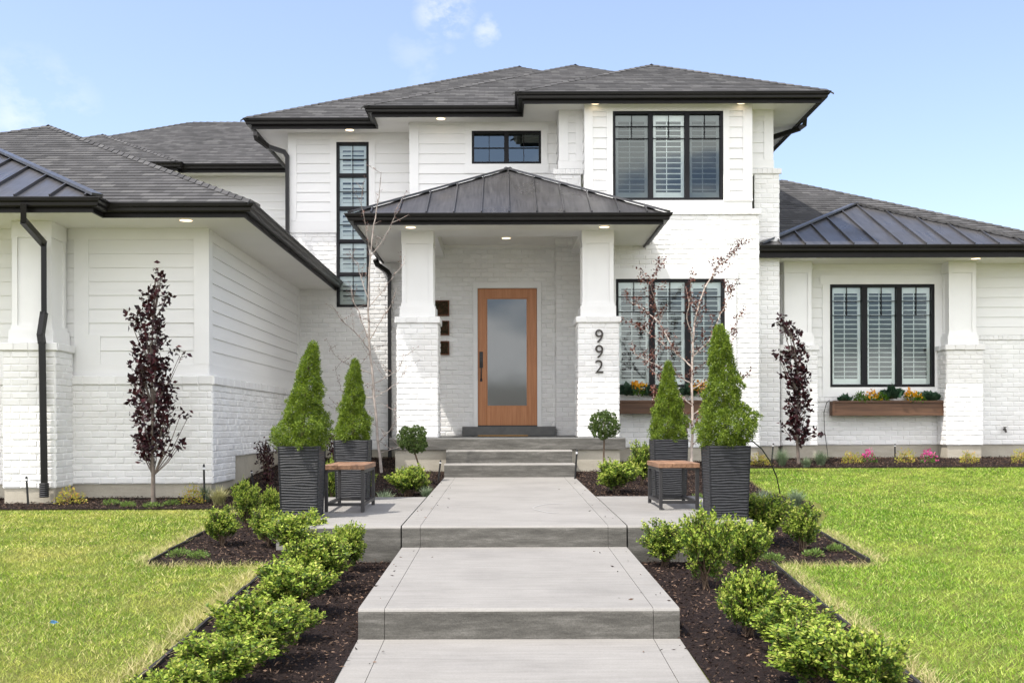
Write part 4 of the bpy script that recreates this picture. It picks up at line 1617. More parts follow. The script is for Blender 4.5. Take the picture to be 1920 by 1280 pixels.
# --- windows
def window(hole, d, cuts, muntin, glassmats, louver=0.062, shutters=True, tilt=0.35, fw=0.045, mull=0.095, rec=0.45, mt=0.011, horizontal=False):
    X0, X1, Z0, Z1 = hole
    F = front(d)
    fr = MB()
    o0, o1 = -.07, .016
    fr.fbox(F, X0, X1, Z1 - fw, Z1, o0, o1)
    fr.fbox(F, X0, X1, Z0, Z0 + fw, o0, o1)
    fr.fbox(F, X0, X0 + fw, Z0 + fw, Z1 - fw, o0, o1)
    fr.fbox(F, X1 - fw, X1, Z0 + fw, Z1 - fw, o0, o1)
    panels = []
    if not horizontal:
        xs = [X0 + (X1 - X0) * c for c in cuts]
        e = [X0 + fw] + [q for x in xs for q in (x - mull / 2, x + mull / 2)] + [X1 - fw]
        for x in xs:
            fr.fbox(F, x - mull / 2, x + mull / 2, Z0 + fw, Z1 - fw, o0, o1 - .003)
        for i in range(0, len(e), 2):
            panels.append((e[i], e[i + 1], Z0 + fw, Z1 - fw))
    else:
        zs = [Z0 + (Z1 - Z0) * c for c in cuts]
        e = [Z0 + fw] + [q for x in zs for q in (x - mull / 2, x + mull / 2)] + [Z1 - fw]
        for zz in zs:
            fr.fbox(F, X0 + fw, X1 - fw, zz - mull / 2, zz + mull / 2, o0, o1 - .003)
        for i in range(0, len(e), 2):
            panels.append((X0 + fw, X1 - fw, e[i], e[i + 1]))
    for (a, b, c, e_) in panels:
        hgt = e_ - c
        if muntin == 'prairie':
            for t in (0.145, 0.29):
                fr.fbox(F, a, b, e_ - hgt * t - mt / 2, e_ - hgt * t + mt / 2, -.035, -.012)
            fr.fbox(F, (a + b) / 2 - mt / 2, (a + b) / 2 + mt / 2, e_ - hgt * .29, e_, -.034, -.013)
        elif muntin == 'cross':
            fr.fbox(F, a, b, (c + e_) / 2 - mt / 2, (c + e_) / 2 + mt / 2, -.035, -.012)
            fr.fbox(F, (a + b) / 2 - mt / 2, (a + b) / 2 + mt / 2, c, e_, -.034, -.013)
    wo_ = hb("window", fr, M['frame'])
    for k, gm in enumerate(glassmats):
        sel = [pn for pn, g_ in zip(panels, [glassmats[min(i, len(glassmats) - 1)] for i in range(len(panels))])] if len(glassmats) == 1 else [panels[k]]
        pm = MB()
        for (a, b, c, e_) in sel:
            pm.poly([F(a, c, -.04), F(b, c, -.04), F(b, e_, -.04), F(a, e_, -.04)])
        hb("pane", pm, M[gm], par=wo_)
    if shutters:
        sh = MB()
        s = 0.05
        for (a, b, c, e_) in panels:
            a2, b2 = a + .004, b - .004
            c2, e2 = c + .004, e_ - .004
            st = min(s, (b - a) * .12)
            top = 0.075 if hgt > .6 else .06
            sh.fbox(F, a2, a2 + st, c2, e2, -.10, -.075)
            sh.fbox(F, b2 - st, b2, c2, e2, -.10, -.075)
            sh.fbox(F, a2 + st, b2 - st, e2 - top * 1.3, e2, -.10, -.075)
            sh.fbox(F, a2 + st, b2 - st, c2, c2 + top * 1.3, -.10, -.075)
            z = c2 + top * 1.3 + louver * .5
            while z < e2 - top * 1.3:
                dz, dd = math.sin(tilt) * louver * .5, math.cos(tilt) * louver * .5
                th = 0.006
                u0, u1 = a2 + st, b2 - st
                sh.hexa([F(u0, z - dz - th, -.0875 + dd), F(u1, z - dz - th, -.0875 + dd), F(u1, z + dz - th, -.0875 - dd), F(u0, z + dz - th, -.0875 - dd),
                         F(u0, z - dz + th, -.0875 + dd), F(u1, z - dz + th, -.0875 + dd), F(u1, z + dz + th, -.0875 - dd), F(u0, z + dz + th, -.0875 - dd)])
                z += louver
            m = (a + b) / 2 - (b - a) * .06
            sh.fbox(F, m - .006, m + .006, c2 + top * 1.3, e2 - top * 1.3, -.062, -.052)
        hb("shutter", sh, M['shutter'], par=wo_)
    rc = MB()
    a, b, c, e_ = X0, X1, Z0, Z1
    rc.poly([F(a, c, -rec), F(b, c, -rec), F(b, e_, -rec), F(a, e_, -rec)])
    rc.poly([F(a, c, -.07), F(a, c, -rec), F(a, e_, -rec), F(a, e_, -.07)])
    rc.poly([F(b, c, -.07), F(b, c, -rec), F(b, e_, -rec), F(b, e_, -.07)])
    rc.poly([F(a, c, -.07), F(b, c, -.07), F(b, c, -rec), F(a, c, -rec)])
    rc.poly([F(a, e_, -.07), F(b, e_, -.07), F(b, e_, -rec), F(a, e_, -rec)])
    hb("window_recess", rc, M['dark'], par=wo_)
    return wo_


window(W_TALL, D_LEFT, [.2, .4, .6, .8], 'cross', ['glass'], louver=.085, tilt=.80, mull=.06, horizontal=True)
window(W_SMALL, D_MID, [.5], 'cross', ['skyglass'], shutters=False, mull=.08, fw=.04)
window(W_BAYU, D_BAY, [.345, .675], 'prairie', ['screen', 'glass', 'screen'], louver=.088, tilt=.12, mull=.075)
window(W_BAYL, D_BAY, [.335, .665], 'prairie', ['glass'], louver=.082, tilt=-.03, mull=.085)
window(W_RW, D_RW, [.335, .665], 'prairie', ['glass'], louver=.082, tilt=-.03, mull=.09)

# --- front door
F = front(D_MID)
mb = MB()
X0, X1, Z0, Z1 = DOOR
mb.fbox(F, X0, X0 + .072, -.015, Z1, -.08, .02)
mb.fbox(F, X1 - .07, X1, -.015, Z1, -.08, .02)
mb.fbox(F, X0 + .072, X1 - .07, 2.372, Z1, -.08, .02)
hb("door_casing", mb, M['trim'])
dx0, dx1, dz0, dz1 = X0 + .076, X1 - .074, 0.008, 2.368
gx0, gx1, gz0, gz1 = -.295, .425, .33, 2.21
mb = MB()
Y = D_MID + .035
mb.bbox(dx0, gx0, Y, Y + .045, dz0, dz1, .003)
mb.bbox(gx1, dx1, Y, Y + .045, dz0, dz1, .003)
mb.bbox(gx0 + .0005, gx1 - .0005, Y + .001, Y + .045, dz0, gz0, .003)
mb.bbox(gx0 + .0005, gx1 - .0005, Y + .001, Y + .045, gz1, dz1, .003)
for (a, b, c, e) in ((gx0, gx0 + .02, gz0, gz1), (gx1 - .02, gx1, gz0, gz1), (gx0 + .02, gx1 - .02, gz0, gz0 + .02), (gx0 + .02, gx1 - .02, gz1 - .02, gz1)):
    mb.box(a, b, Y + .012, Y + .04, c, e)
door = hb("door", mb, M['door'])
mb = MB()
mb.box(gx0 + .018, gx1 - .018, Y + .022, Y + .03, gz0 + .018, gz1 - .018)
hb("glass_panel", mb, M['frost'], par=door)
mb = MB()
hx = dx0 + .058
mb.bbox(hx - .03, hx + .03, Y - .008, Y + .001, 1.0, 1.28, .004)
mb.tube([(hx, Y - .004, 1.10), (hx, Y - .05, 1.085), (hx, Y - .055, 1.0), (hx, Y - .055, .88), (hx, Y - .045, .80), (hx, Y - .004, .79)], .011, 8)
mb.bbox(hx - .02, hx + .02, Y - .008, Y + .001, .765, .815, .003)
mb.tube([(hx, Y, 1.21), (hx, Y - .025, 1.21)], .022, 12)
hb("handle", mb, M['plastic'], par=door)
mb = MB()
mb.box(dx0 - .004, dx1 + .004, D_MID + .0, D_MID + .1, -.012, .008)
mb.poly([(X0, D_MID + .1, -.02), (X1, D_MID + .1, -.02), (X1, D_MID + .1, Z1), (X0, D_MID + .1, Z1)])
hb("door_sill", mb, M['plastic'])

# --- house number
for ch, py in (("9", 632), ("9", 661), ("2", 689)):
    cu = bpy.data.curves.new("number", 'FONT')
    cu.body = ch
    cu.size = 0.285
    cu.extrude = 0.006
    cu.offset = -0.0012
    cu.bevel_depth = 0.0005
    cu.align_x = 'CENTER'
    cu.align_y = 'CENTER'
    tmp = bpy.data.objects.new("tmp", cu)
    COL.objects.link(tmp)
    dg = bpy.context.evaluated_depsgraph_get()
    me = bpy.data.meshes.new_from_object(tmp.evaluated_get(dg))
    bpy.data.objects.remove(tmp)
    zc = (798 - py) * 15.93 / 2000
    R = Matrix.Translation((1.432, 15.918, zc)) @ Matrix.Rotation(PI / 2, 4, 'X')
    me.transform(R)
    me.materials.clear()
    me.materials.append(M['number'])
    o = bpy.data.objects.new("house_number", me)
    COL.objects.link(o)
    o.parent = H
    o.matrix_parent_inverse = Matrix.Translation(Vector(BASE)).inverted()

# --- soffit lights
for px, py, z in ((657, 243, ZS), (828, 224, ZS), (1118, 199, ZS), (1392, 197, ZS), (771, 425.5, 2.923), (1134, 423, 2.923), (950, 445.5, 3.11), (345, 409, ZG), (1833, 482.5, ZR)):
    d = z * 2000 / (798 - py)
    X = (px - 944) * d / 2000
    if z == ZS:
        d = {657: 18.8, 828: 18.12, 1118: 17.27, 1392: 17.27}[px]
        X = (px - 944) * d / 2000
    if z == ZG:
        d, X = 12.62, -3.75
    if z == ZR:
        d, X = 17.82, 7.9
    if px in (771, 1134):
        d = 15.66
        X = (px - 944) * d / 2000
    mb = MB()
    n = 20
    ring = [(X + .085 * math.cos(2 * PI * k / n), d + .085 * math.sin(2 * PI * k / n), z - .001) for k in range(n)]
    r2 = [(X + .075 * math.cos(2 * PI * k / n), d + .075 * math.sin(2 * PI * k / n), z - .012) for k in range(n)]
    mb.faces(ring + r2, [(k, (k + 1) % n, n + (k + 1) % n, n + k) for k in range(n)])
    lo = hb("soffit_light", mb, M['trim'])
    mb = MB()
    mb.poly(r2)
    hb("lamp", mb, M['lamp'], par=lo)


# --- downspouts
def downspout(pts, wx=.062, wz=.075):
    mb = MB()
    P = [Vector(p) for p in pts]
    for a, b in zip(P[:-1], P[1:]):
        t = (b - a).normalized() * .012
        mb.bar(a - t, b + t, wx, wz)
    return hb("downspout", mb, M['gutter'])


def dpt(px, py, d):
    return tuple(PX(px, py, d))


downspout([dpt(45, 382, 11.93), dpt(45, 412, 11.97), dpt(83, 455, 12.58), dpt(83, 585, 12.60), dpt(77, 625, 12.53), dpt(79, 640, 12.53), dpt(82.5, 906, 12.54)])
mb = MB()
c = PX(82.5, 906, 12.54)
mb.tube([c + Vector((0, 0, .02 - k * .012)) for k in range(15)], [.05 + .006 * (k % 2) for k in range(15)], 12)
hb("drain_boot", mb, M['plastic'])
downspout([dpt(480, 250, 18.46), dpt(482, 258, 18.6), dpt(504, 274, 18.85), dpt(534, 284, 18.97), dpt(540, 293, 18.98), dpt(540, 470, 18.98)])
downspout([dpt(705, 487, 18.8), dpt(709, 496, 18.85), dpt(727, 509, 18.95), dpt(731, 516, 18.97), dpt(731, 878, 18.97)])
downspout([dpt(1511, 222, 18.45), dpt(1510, 236, 18.5), dpt(1500, 243, 18.5), (4.56, 18.9, 5.02), (4.53, 18.95, 4.9)])
# spigot on the far right wall
mb = MB()
sp = PX(1882, 807, D_RW)
mb.tube([sp, sp + Vector((0, -.06, 0)), sp + Vector((0, -.085, -.05))], .018, 8)
mb.tube([sp + Vector((0, -.05, .0)), sp + Vector((0, -.05, .035))], .008, 6)
mb.tube([sp + Vector((0, -.05, .035)), sp + Vector((0, -.05, .045))], .03, 10)
hb("spigot", mb, M['number'])

# ------------------------------------------------------------------ things on the porch
mb = MB()
mb.bbox(-0.42, 0.40, 17.35, 17.95, -0.171, -0.150, .004)
tag(mb.build("doormat", M['mat']), "brown coir doormat lying on the porch before the front door", "doormat")

for (py0, py1, lab) in ((563, 592, "topmost of the three square moss panels beside the front door"),
                        (601, 628, "middle of the three square moss panels beside the front door"),
                        (639, 665, "lowest of the three square moss panels beside the front door")):
    z1, z0 = (798 - py0) / 108.9, (798 - py1) / 108.9
    x1 = (843 - 944) / 108.9
    x0 = x1 - .28
    t = thing("moss_panel", lab, "wall art", ((x0 + x1) / 2, 18.4, z0), 0, "moss panels beside the front door")
    hh, ww = z1 - z0, x1 - x0
    mb = MB()
    mb.box(-ww / 2, ww / 2, -.06, -.012, 0, .014)
    mb.box(-ww / 2, ww / 2, -.06, -.012, hh - .014, hh)
    mb.box(-ww / 2, -ww / 2 + .014, -.06, -.012, .014, hh - .014)
    mb.box(ww / 2 - .014, ww / 2, -.06, -.012, .014, hh - .014)
    mb.box(-ww / 2 + .013, ww / 2 - .013, -.03, -.015, .013, hh - .013)
    o = mb.build("frame", M['mossframe'])
    o.parent = t
    n = 900
    P = np.stack([RNG.uniform(-ww / 2 + .016, ww / 2 - .016, n), RNG.uniform(-.05, -.03, n), RNG.uniform(.016, hh - .016, n)], 1)
    part("moss", quads_mesh("moss", leaves(P, np.stack([RNG.normal(size=n), -np.abs(RNG.normal(size=n)) * .6, RNG.normal(size=n)], 1), RNG.uniform(.012, .025, n), RNG.uniform(.008, .014, n)), M['moss']), t)


# ------------------------------------------------------------------ planters and spruces
def planter(loc, label, seed):
    t = thing("planter", label, "planter", loc, 0, "square ribbed planters")
    rr = np.random.default_rng(seed)
    hgt, wb, wt = 0.63, .325, .365
    mb = MB()
    nr = 27
    rows = nr * 4 + 1
    cols = 22
    wav = [np.cumsum(rr.normal(size=cols + 1)) for _ in range(nr + 1)]
    wav = [(np.convolve(np.pad(w_, 3, mode='edge'), np.ones(7) / 7, 'valid')) for w_ in wav]
    wav = [(w_ - w_.mean()) / (np.abs(w_ - w_.mean()).max() + 1e-6) * .0065 for w_ in wav]
    for s in range(4):
        c, sn = math.cos(s * PI / 2), math.sin(s * PI / 2)
        vs = []
        for r in range(rows):
            k, q = divmod(r, 4)
            zz = hgt * r / (rows - 1)
            amp = [0.0, .002, .0055, .002][q]
            hw = (wb + (wt - wb) * zz / hgt) / 2
            for j in range(cols + 1):
                u = (j / cols - .5) * 2 * hw
                edge = min(1, min(j, cols - j) / 1.5)
                dz = (wav[k][j] * (1 - q / 4) + wav[min(k + 1, nr)][j] * q / 4) * (1 if 0 < r < rows - 1 else 0)
                x, y = u, -hw + .008 - amp * edge
                vs.append((x * c - y * sn, x * sn + y * c, min(hgt, max(0, zz + dz))))
        fs = [(r * (cols + 1) + j, r * (cols + 1) + j + 1, (r + 1) * (cols + 1) + j + 1, (r + 1) * (cols + 1) + j) for r in range(rows - 1) for j in range(cols)]
        mb.faces(vs, fs)
    h0 = wt / 2 - .008
    hi = h0 - .02
    mb.faces([(-h0, -h0, hgt), (h0, -h0, hgt), (h0, h0, hgt), (-h0, h0, hgt), (-hi, -hi, hgt), (hi, -hi, hgt), (hi, hi, hgt), (-hi, hi, hgt)],
             [(0, 1, 5, 4), (1, 2, 6, 5), (2, 3, 7, 6), (3, 0, 4, 7)])
    o = mb.build("pot", M['planter'])
    o.parent = t
    mb = MB()
    mb.poly([(-hi, -hi, hgt - .02), (hi, -hi, hgt - .02), (hi, hi, hgt - .02), (-hi, hi, hgt - .02)])
    o = mb.build("soil", M['mulch'])
    o.parent = t
    return t


def spruce(name, loc, hgt, prof, label, mat, seed, ntuft=1900, spiral=0.12, sp_turns=3, needle=.034):
    """prof: list of (fraction of height, radius, x offset)"""
    rr = np.random.default_rng(seed)
    t = thing(name, label, "shrub", loc, 0)
    fr = np.array([p[0] for p in prof])
    rad = np.array([p[1] for p in prof]) * .96
    off = np.array([p[2] for p in prof])
    # sample heights by area
    zz = np.linspace(0, 1, 200)
    wgt = np.interp(zz, fr, rad) + .015
    cdf = np.cumsum(wgt) / wgt.sum()
    n = int(ntuft * .75)
    f = np.interp((np.arange(n) + rr.uniform(0, 1, n)) / n, cdf, zz)
    a = np.arange(n) * 2.39996 + rr.normal(size=n) * .25
    r0 = np.interp(f, fr, rad)
    lump = 1 + spiral * np.sin(a - f * 2 * PI * sp_turns) + 0.10 * np.sin(3 * a + 9 * f * PI + seed) + .08 * np.sin(5 * a - 17 * f + seed)
    m_ = int(60 * hgt / .9 * 1.3)
    fl = np.interp((np.arange(m_) + .5) / m_, cdf, zz)
    al = np.arange(m_) * 2.39996 + rr.normal(size=m_) * .3
    lc = np.stack([np.interp(fl, fr, rad) * np.cos(al), np.interp(fl, fr, rad) * np.sin(al), fl * hgt], 1)
    sp = np.stack([r0 * np.cos(a), r0 * np.sin(a), f * hgt], 1)
    dn = np.sqrt(((sp[:, None, :] - lc[None]) ** 2).sum(2)).min(1)
    lump = lump * (1.0 - .42 * np.clip(dn / .085, 0, 1) ** 2)
    r = r0 * lump * np.where(rr.uniform(0, 1, n) < .2, rr.uniform(.55, .85, n), rr.uniform(.88, 1.06, n))
    P = np.stack([np.interp(f, fr, off) + r * np.cos(a), r * np.sin(a), f * hgt], 1)
    O = unit(np.stack([np.cos(a), np.sin(a), np.full(n, .7)], 1) + rr.normal(size=(n, 3)) * .25)
    k = 26
    PP = np.repeat(P, k, 0)
    DD = unit(np.repeat(O, k, 0) * .6 + unit(rr.normal(size=(n * k, 3))))
    PP = PP + DD * (rr.uniform(0, 1, n * k) ** .5 * .020)[:, None]
    L = rr.uniform(.6, 1.1, n * k) * needle * .62
    me = quads_mesh("foliage", leaves(PP, DD, L, L * .36, .1, rr), mat)
    part("foliage", me, t)
    mb = MB()
    mb.tube([(float(np.interp(q, fr, off)) * .8, 0, q * hgt - .02) for q in (0, .3, .6, .9)], [.02, .016, .011, .005], 7)
    part("trunk", mb.build("trunk", M['twig']).data, t)
    bpy.data.objects.remove(bpy.data.objects["trunk"]) if False else None
    return t


def mbpart(name, mb, mat, t, smooth=False):
    o = mb.build(name, mat, None, smooth)
    o.parent = t
    return o


def spruce_clean():
    """drop the loose helper objects that only carried mesh data"""
    for o in list(COL.objects):
        if o.type == 'MESH' and o.parent is None and o.name.split('.')[0] in ("trunk",):
            bpy.data.objects.remove(o)


PLANT = []
pz = lambda d: -0.815 + .0147 * (d - 8.7)
planter((-1.79, 9.48, pz(9.48)), "left front charcoal ribbed planter beside the left bench, holding the larger left spruce", 1)
planter((-1.60, 11.35, pz(11.35)), "charcoal ribbed planter behind the left bench, holding the smaller left spruce", 2)
planter((1.935, 9.30, pz(9.30)), "right front charcoal ribbed planter with a black drip tube, holding the bulgy spruce", 3)
planter((1.755, 11.35, pz(11.35)), "charcoal ribbed planter behind the right bench, holding a slim cone spruce", 4)
zt = 0.61
spruce("dwarf_spruce", (-1.79, 9.48, pz(9.48) + zt), .93, [(0, .235, 0), (.08, .25, 0), (.2, .235, .01), (.35, .18, .02), (.5, .14, .04), (.65, .105, .06), (.8, .075, .075), (.92, .045, .09), (1, .012, .10)],
       "bright green cone spruce with a ragged twisted tip in the left front planter", M['spruce'], 11, 2300)
spruce("dwarf_spruce", (-1.60, 11.35, pz(11.35) + zt), .87, [(0, .19, 0), (.1, .20, 0), (.25, .18, 0), (.4, .125, 0), (.6, .10, .01), (.8, .065, .015), (.93, .035, .02), (1, .01, .02)],
       "slim green cone spruce in the planter behind the left bench", M['spruce'], 12, 1900)
spruce("dwarf_spruce", (1.935, 9.30, pz(9.30) + zt), 1.06, [(0, .19, 0), (.06, .24, 0), (.17, .262, .01), (.28, .24, 0), (.38, .165, -.01), (.5, .15, -.015), (.62, .115, -.02), (.75, .10, -.035), (.87, .075, -.045), (.95, .045, -.05), (1, .012, -.05)],
       "tall bulging green spruce with a wide skirt in the right front planter", M['spruce'], 13, 2700)
spruce("dwarf_spruce", (1.755, 11.35, pz(11.35) + zt), .84, [(0, .19, 0), (.1, .205, 0), (.25, .185, 0), (.4, .155, 0), (.6, .105, 0), (.8, .06, 0), (.93, .03, 0), (1, .01, 0)],
       "smooth green cone spruce in the planter behind the right bench", M['spruce'], 14, 1900, .05)
spruce_clean()


# topiary balls on bare stems
def topiary(loc, stem, r, lean, label, seed):
    rr = np.random.default_rng(seed)
    t = thing("topiary_tree", label, "topiary", loc, 0, "ball topiaries flanking the steps")
    n = 1050
    v = unit(rr.normal(size=(n, 3)))
    cdv = unit(rr.normal(size=(46, 3)))
    lump = 1.03 - .30 * np.clip(np.arccos(np.clip((v @ cdv.T).max(1), -1, 1)) / .4, 0, 1) ** 2
    dep = np.where(rr.uniform(0, 1, n) < .35, rr.uniform(.55, .85, n), rr.uniform(.9, 1.02, n))
    P = v * (r * lump * dep)[:, None] * np.array([1, 1, .92]) + np.array([lean, 0, stem + r * .85])
    k = 22
    DD = unit(np.repeat(v, k, 0) * .7 + np.array([0, 0, .2]) + unit(rr.normal(size=(n * k, 3))))
    L = rr.uniform(.014, .026, n * k)
    part("crown", quads_mesh("crown", leaves(np.repeat(P, k, 0), DD, L, L * .33, .1, rr), M['ball']), t)
    mb = MB()
    mb.tube([(0, 0, -.03), (0.01 * (1 if lean > 0 else -1), 0, stem * .5), (lean * .8, 0, stem), (lean, 0, stem + r)], [.014, .012, .011, .008], 8)
    mbpart("trunk", mb, M['twig'], t)
    return t


topiary((-1.10, 14.2, G(14.2)), .45, .215, -.10, "ball topiary with a leaning stem left of the porch steps", 5)
topiary((1.37, 14.5, G(14.5)), .61, .215, 0.0, "ball topiary with a straight stem right of the porch steps", 6)


# ------------------------------------------------------------------ benches
def bench(x0, x1, d0, d1, label):
    zb = pz((d0 + d1) / 2)
    t = thing("bench", label, "bench", ((x0 + x1) / 2, (d0 + d1) / 2, zb), 0, "small benches on the side patios")
    hx, hd, h = (x1 - x0) / 2, (d1 - d0) / 2, .435
    mb = MB()
    npl = 3
    for i in range(npl):
        a = -hx - .005 + (2 * hx + .01) * i / npl
        mb.bbox(a + .001, a + (2 * hx + .01) / npl - .001, -hd - .01, hd + .01, h - .045, h, .004)
    mbpart("seat", mb, M['bench'], t)
    s = .032
    for sx_ in (-1, 1):
        for sy_ in (-1, 1):
            mb = MB()
            cx_, cy_ = sx_ * (hx - s / 2 - .003), sy_ * (hd - s / 2 - .003)
            mb.bbox(cx_ - s / 2, cx_ + s / 2, cy_ - s / 2, cy_ + s / 2, 0.0, h - .046, .003)
            mbpart("leg", mb, M['iron'], t)
    mb = MB()
    e = s + .004
    for sy_ in (-1, 1):
        cy_ = sy_ * (hd - s / 2 - .003)
        mb.box(-hx + e, hx - e, cy_ - s / 2 + .002, cy_ + s / 2 - .002, .055, .083)
    for sx_ in (-1, 1):
        cx_ = sx_ * (hx - s / 2 - .003)
        mb.box(cx_ - s / 2 + .002, cx_ + s / 2 - .002, -hd + e, hd - e, .055, .083)
        mb.box(cx_ - s / 2 + .003, cx_ + s / 2 - .003, -hd + e, hd - e, h - .075, h - .046)
    mbpart("stretcher", mb, M['iron'], t)
    return t


bench(-1.66, -1.285, 9.85, 10.68, "wood-topped iron bench between the two left planters")
bench(1.46, 1.84, 10.02, 10.82, "wood-topped iron bench between the two right planters")


# ------------------------------------------------------------------ shrubs
def boxwood_meshes(seed, w, h, nspr, leaf=.024, leggy=0.0):
    rr = np.random.default_rng(seed)
    m = 30
    i_ = np.arange(m) + .5
    ph, th = np.arccos(1 - 2 * i_ / m), i_ * 2.39996 + seed
    cd_ = unit(np.stack([np.cos(th) * np.sin(ph), np.sin(th) * np.sin(ph), np.cos(ph)], 1) + rr.normal(size=(m, 3)) * .16)
    cr = rr.uniform(.68, 1.14, m)
    v = unit(rr.normal(size=(nspr * 3, 3)))
    v = v[v[:, 2] > -.8][:nspr]
    n = len(v)
    dot = v @ cd_.T
    near = dot.argmax(1)
    ang = np.arccos(np.clip(dot.max(1), -1, 1))
    rad_ = cr[near] * (1.0 - .55 * np.clip(ang / .42, 0, 1) ** 2)
    dep = np.where(rr.uniform(0, 1, n) < .18, rr.uniform(.45, .75, n), rr.uniform(.90, 1.05, n))
    dep = np.where((rr.uniform(0, 1, n) < .10) & (v[:, 2] > .1), dep * rr.uniform(1.08, 1.28, n), dep)
    c = np.array([0, 0, h * .55])
    P = c + v * np.array([w / 2, w / 2, h * .43]) * (rad_ * dep)[:, None]
    taper = np.interp(P[:, 2] / h, [0, .2, .5, 1], [.45, .68, 1, 1])
    P[:, :2] *= taper[:, None]
    P[:, 2] = np.maximum(P[:, 2], .03)
    ax = unit(v * np.array([.7, .7, .4]) + np.array([0, 0, .7]) + rr.normal(size=(n, 3)) * .2)
    k = 14
    s = np.tile(np.linspace(-.65, .45, k), n)
    ln = np.repeat(rr.uniform(.065, .11, n), k)
    A = np.repeat(ax, k, 0)
    pp = np.repeat(P, k, 0) + A * (s * ln)[:, None]
    R = unit(np.cross(A, rr.normal(size=A.shape)))
    D = unit(A * .65 + R * .85)
    L = rr.uniform(.75, 1.15, n * k) * leaf * np.where(s > .3, .8, 1.0)
    mi = ((s > -.05) & (rr.uniform(0, 1, n * k) < .8)).astype(int)
    fol = quads_mesh("foliage", leaves(pp, D, L, L * .52, .15, rr), [M['box_old'], M['box_new']], mi)
    mb = MB()
    for i in range(9):
        q = P[rr.integers(0, n)]
        mb.tube([(rr.normal() * .02, rr.normal() * .02, -.02), (q[0] * .35, q[1] * .35, q[2] * .5), tuple(q * .95)], [.007, .005, .003], 5)
    for q, a, l_ in zip(P[:: 2], ax[:: 2], ln[:: 2 * k]):
        mb.tube([tuple(q - a * l_ * .9), tuple(q + a * l_ * .3)], [.0022, .0012], 4, False)
    return fol, mb


def shrub_proto(name, fol, mb, stem_mat):
    t = thing(name, "", "shrub")
    part("foliage", fol, t)
    mbpart("stem", mb, stem_mat, t)
    return t


PROTO = []
for i, (w_, h_, ns, lg) in enumerate(((.37, .38, 560, 0), (.39, .34, 560, 0), (.36, .42, 560, .1), (.31, .41, 360, .2))):
    f_, m_ = boxwood_meshes(40 + i, w_, h_, ns, .025, lg)
    PROTO.append([shrub_proto("boxwood", f_, m_, M['twig']), (w_, h_), False])


def place(i, px, d, wpx, hpx, label, group, rz=None, dz=0.0):
    """px: centre column; wpx, hpx: size in photo pixels"""
    t, (w0, h0), used = PROTO[i]
    sc = d / 2000.0
    k = 1.24 if 'walkway row' in label else 1.0
    sxy, szz = wpx * k * sc / w0, hpx * (k - .06) * sc / h0
    loc = ((px - 944) * sc, d, G(d) + dz)
    rz = random.uniform(0, 6.28) if rz is None else rz
    if not used:
        PROTO[i][2] = True
        o = t
        o.location, o.rotation_euler, o.scale = loc, (0, 0, rz), (sxy, sxy, szz)
    else:
        o = dup(t, loc, rz, (sxy, sxy, szz))
    o['label'] = label
    o['group'] = group
    return o


def place_b(i, px, py, wpx, hpx, label, group):
    """py: photo row of the foot"""
    d = 5.0
    for _ in range(60):
        d += ((-G(d) * 2000 / d) - (py - 798)) * d / 900.0
    return place(i, px, d, wpx, hpx, label, group)


gL, gR = "boxwood hedge left of the walkway", "boxwood hedge right of the walkway"
place_b(0, 654, 1072, 74, 104, "boxwood touching the front edge of the left patio slab", gL)
place_b(1, 612, 1088, 74, 92, "small boxwood tucked left behind the one at the left patio's front edge", gL)
place_b(2, 598, 1112, 100, 96, "boxwood at the inner lawn corner on the left, upper part of the left walkway row", gL)
place_b(0, 542, 1156, 122, 96, "boxwood below the left inner lawn corner, midway along the left walkway row", gL)
place_b(1, 543, 1205, 108, 88, "boxwood nearest the walkway in the middle of the left row", gL)
place_b(2, 480, 1250, 136, 118, "large boxwood third from the bottom edge in the left walkway row", gL)
place_b(0, 415, 1302, 142, 104, "second nearest boxwood of the left walkway row, against the edging", gL)
place_b(1, 335, 1345, 130, 90, "nearest boxwood of the left walkway row, mostly below the photo's bottom edge", gL)
place(3, 418, 9.55, 66, 82, "small round boxwood at the left lawn edge, leftmost of its group", gL)
place(2, 461, 10.6, 50, 100, "tall narrow boxwood behind the leftmost one near the left lawn", gL)
place_b(3, 505, 1026, 72, 86, "boxwood standing free in the mulch in front of the left front planter's left side", gL)
place_b(0, 556, 1050, 122, 104, "dense boxwood right in front of the left front planter", gL)
place(1, 510, 11.0, 46, 70, "boxwood half hidden behind the left front planter's left edge", gL)
place_b(3, 1246, 1066, 84, 98, "thin leggy boxwood against the front of the right patio slab", gR)
place_b(2, 1322, 1108, 100, 165, "tall boxwood in front of the right front planter", gR)
place_b(0, 1394, 1086, 96, 128, "small upright boxwood between the tall one and the right lawn notch", gR)
place_b(1, 1404, 1198, 122, 138, "large boxwood at the inner corner of the right lawn", gR)
place_b(2, 1484, 1236, 130, 100, "third nearest boxwood of the right walkway row, with yellow tips", gR)
place_b(0, 1528, 1298, 170, 118, "second nearest boxwood of the right walkway row", gR)
place_b(1, 1622, 1325, 140, 118, "nearest boxwood of the right walkway row, cut by the photo's bottom edge", gR)
place_b(0, 1426, 1024, 112, 112, "wide boxwood right of the right front planter", gR)
place_b(3, 1504, 1038, 68, 100, "slim boxwood alone in the mulch by the right lawn corner", gR)
gP = "boxwoods beside the porch steps"
place(1, 768, 13.2, 80, 62, "round boxwood below the left ball topiary", gP)
place(0, 1155, 13.4, 84, 72, "round bright boxwood below the right ball topiary", gP)
place(3, 1203, 14.2, 48, 90, "sparse upright shrub between the right ball topiary and the planter", gP)
place(2, 624, 12.2, 40, 100, "upright shrub seen in the gap between the two left planters", gP)
place(3, 672, 13.2, 60, 70, "low shrub behind the left bench at the downspout foot", gP)


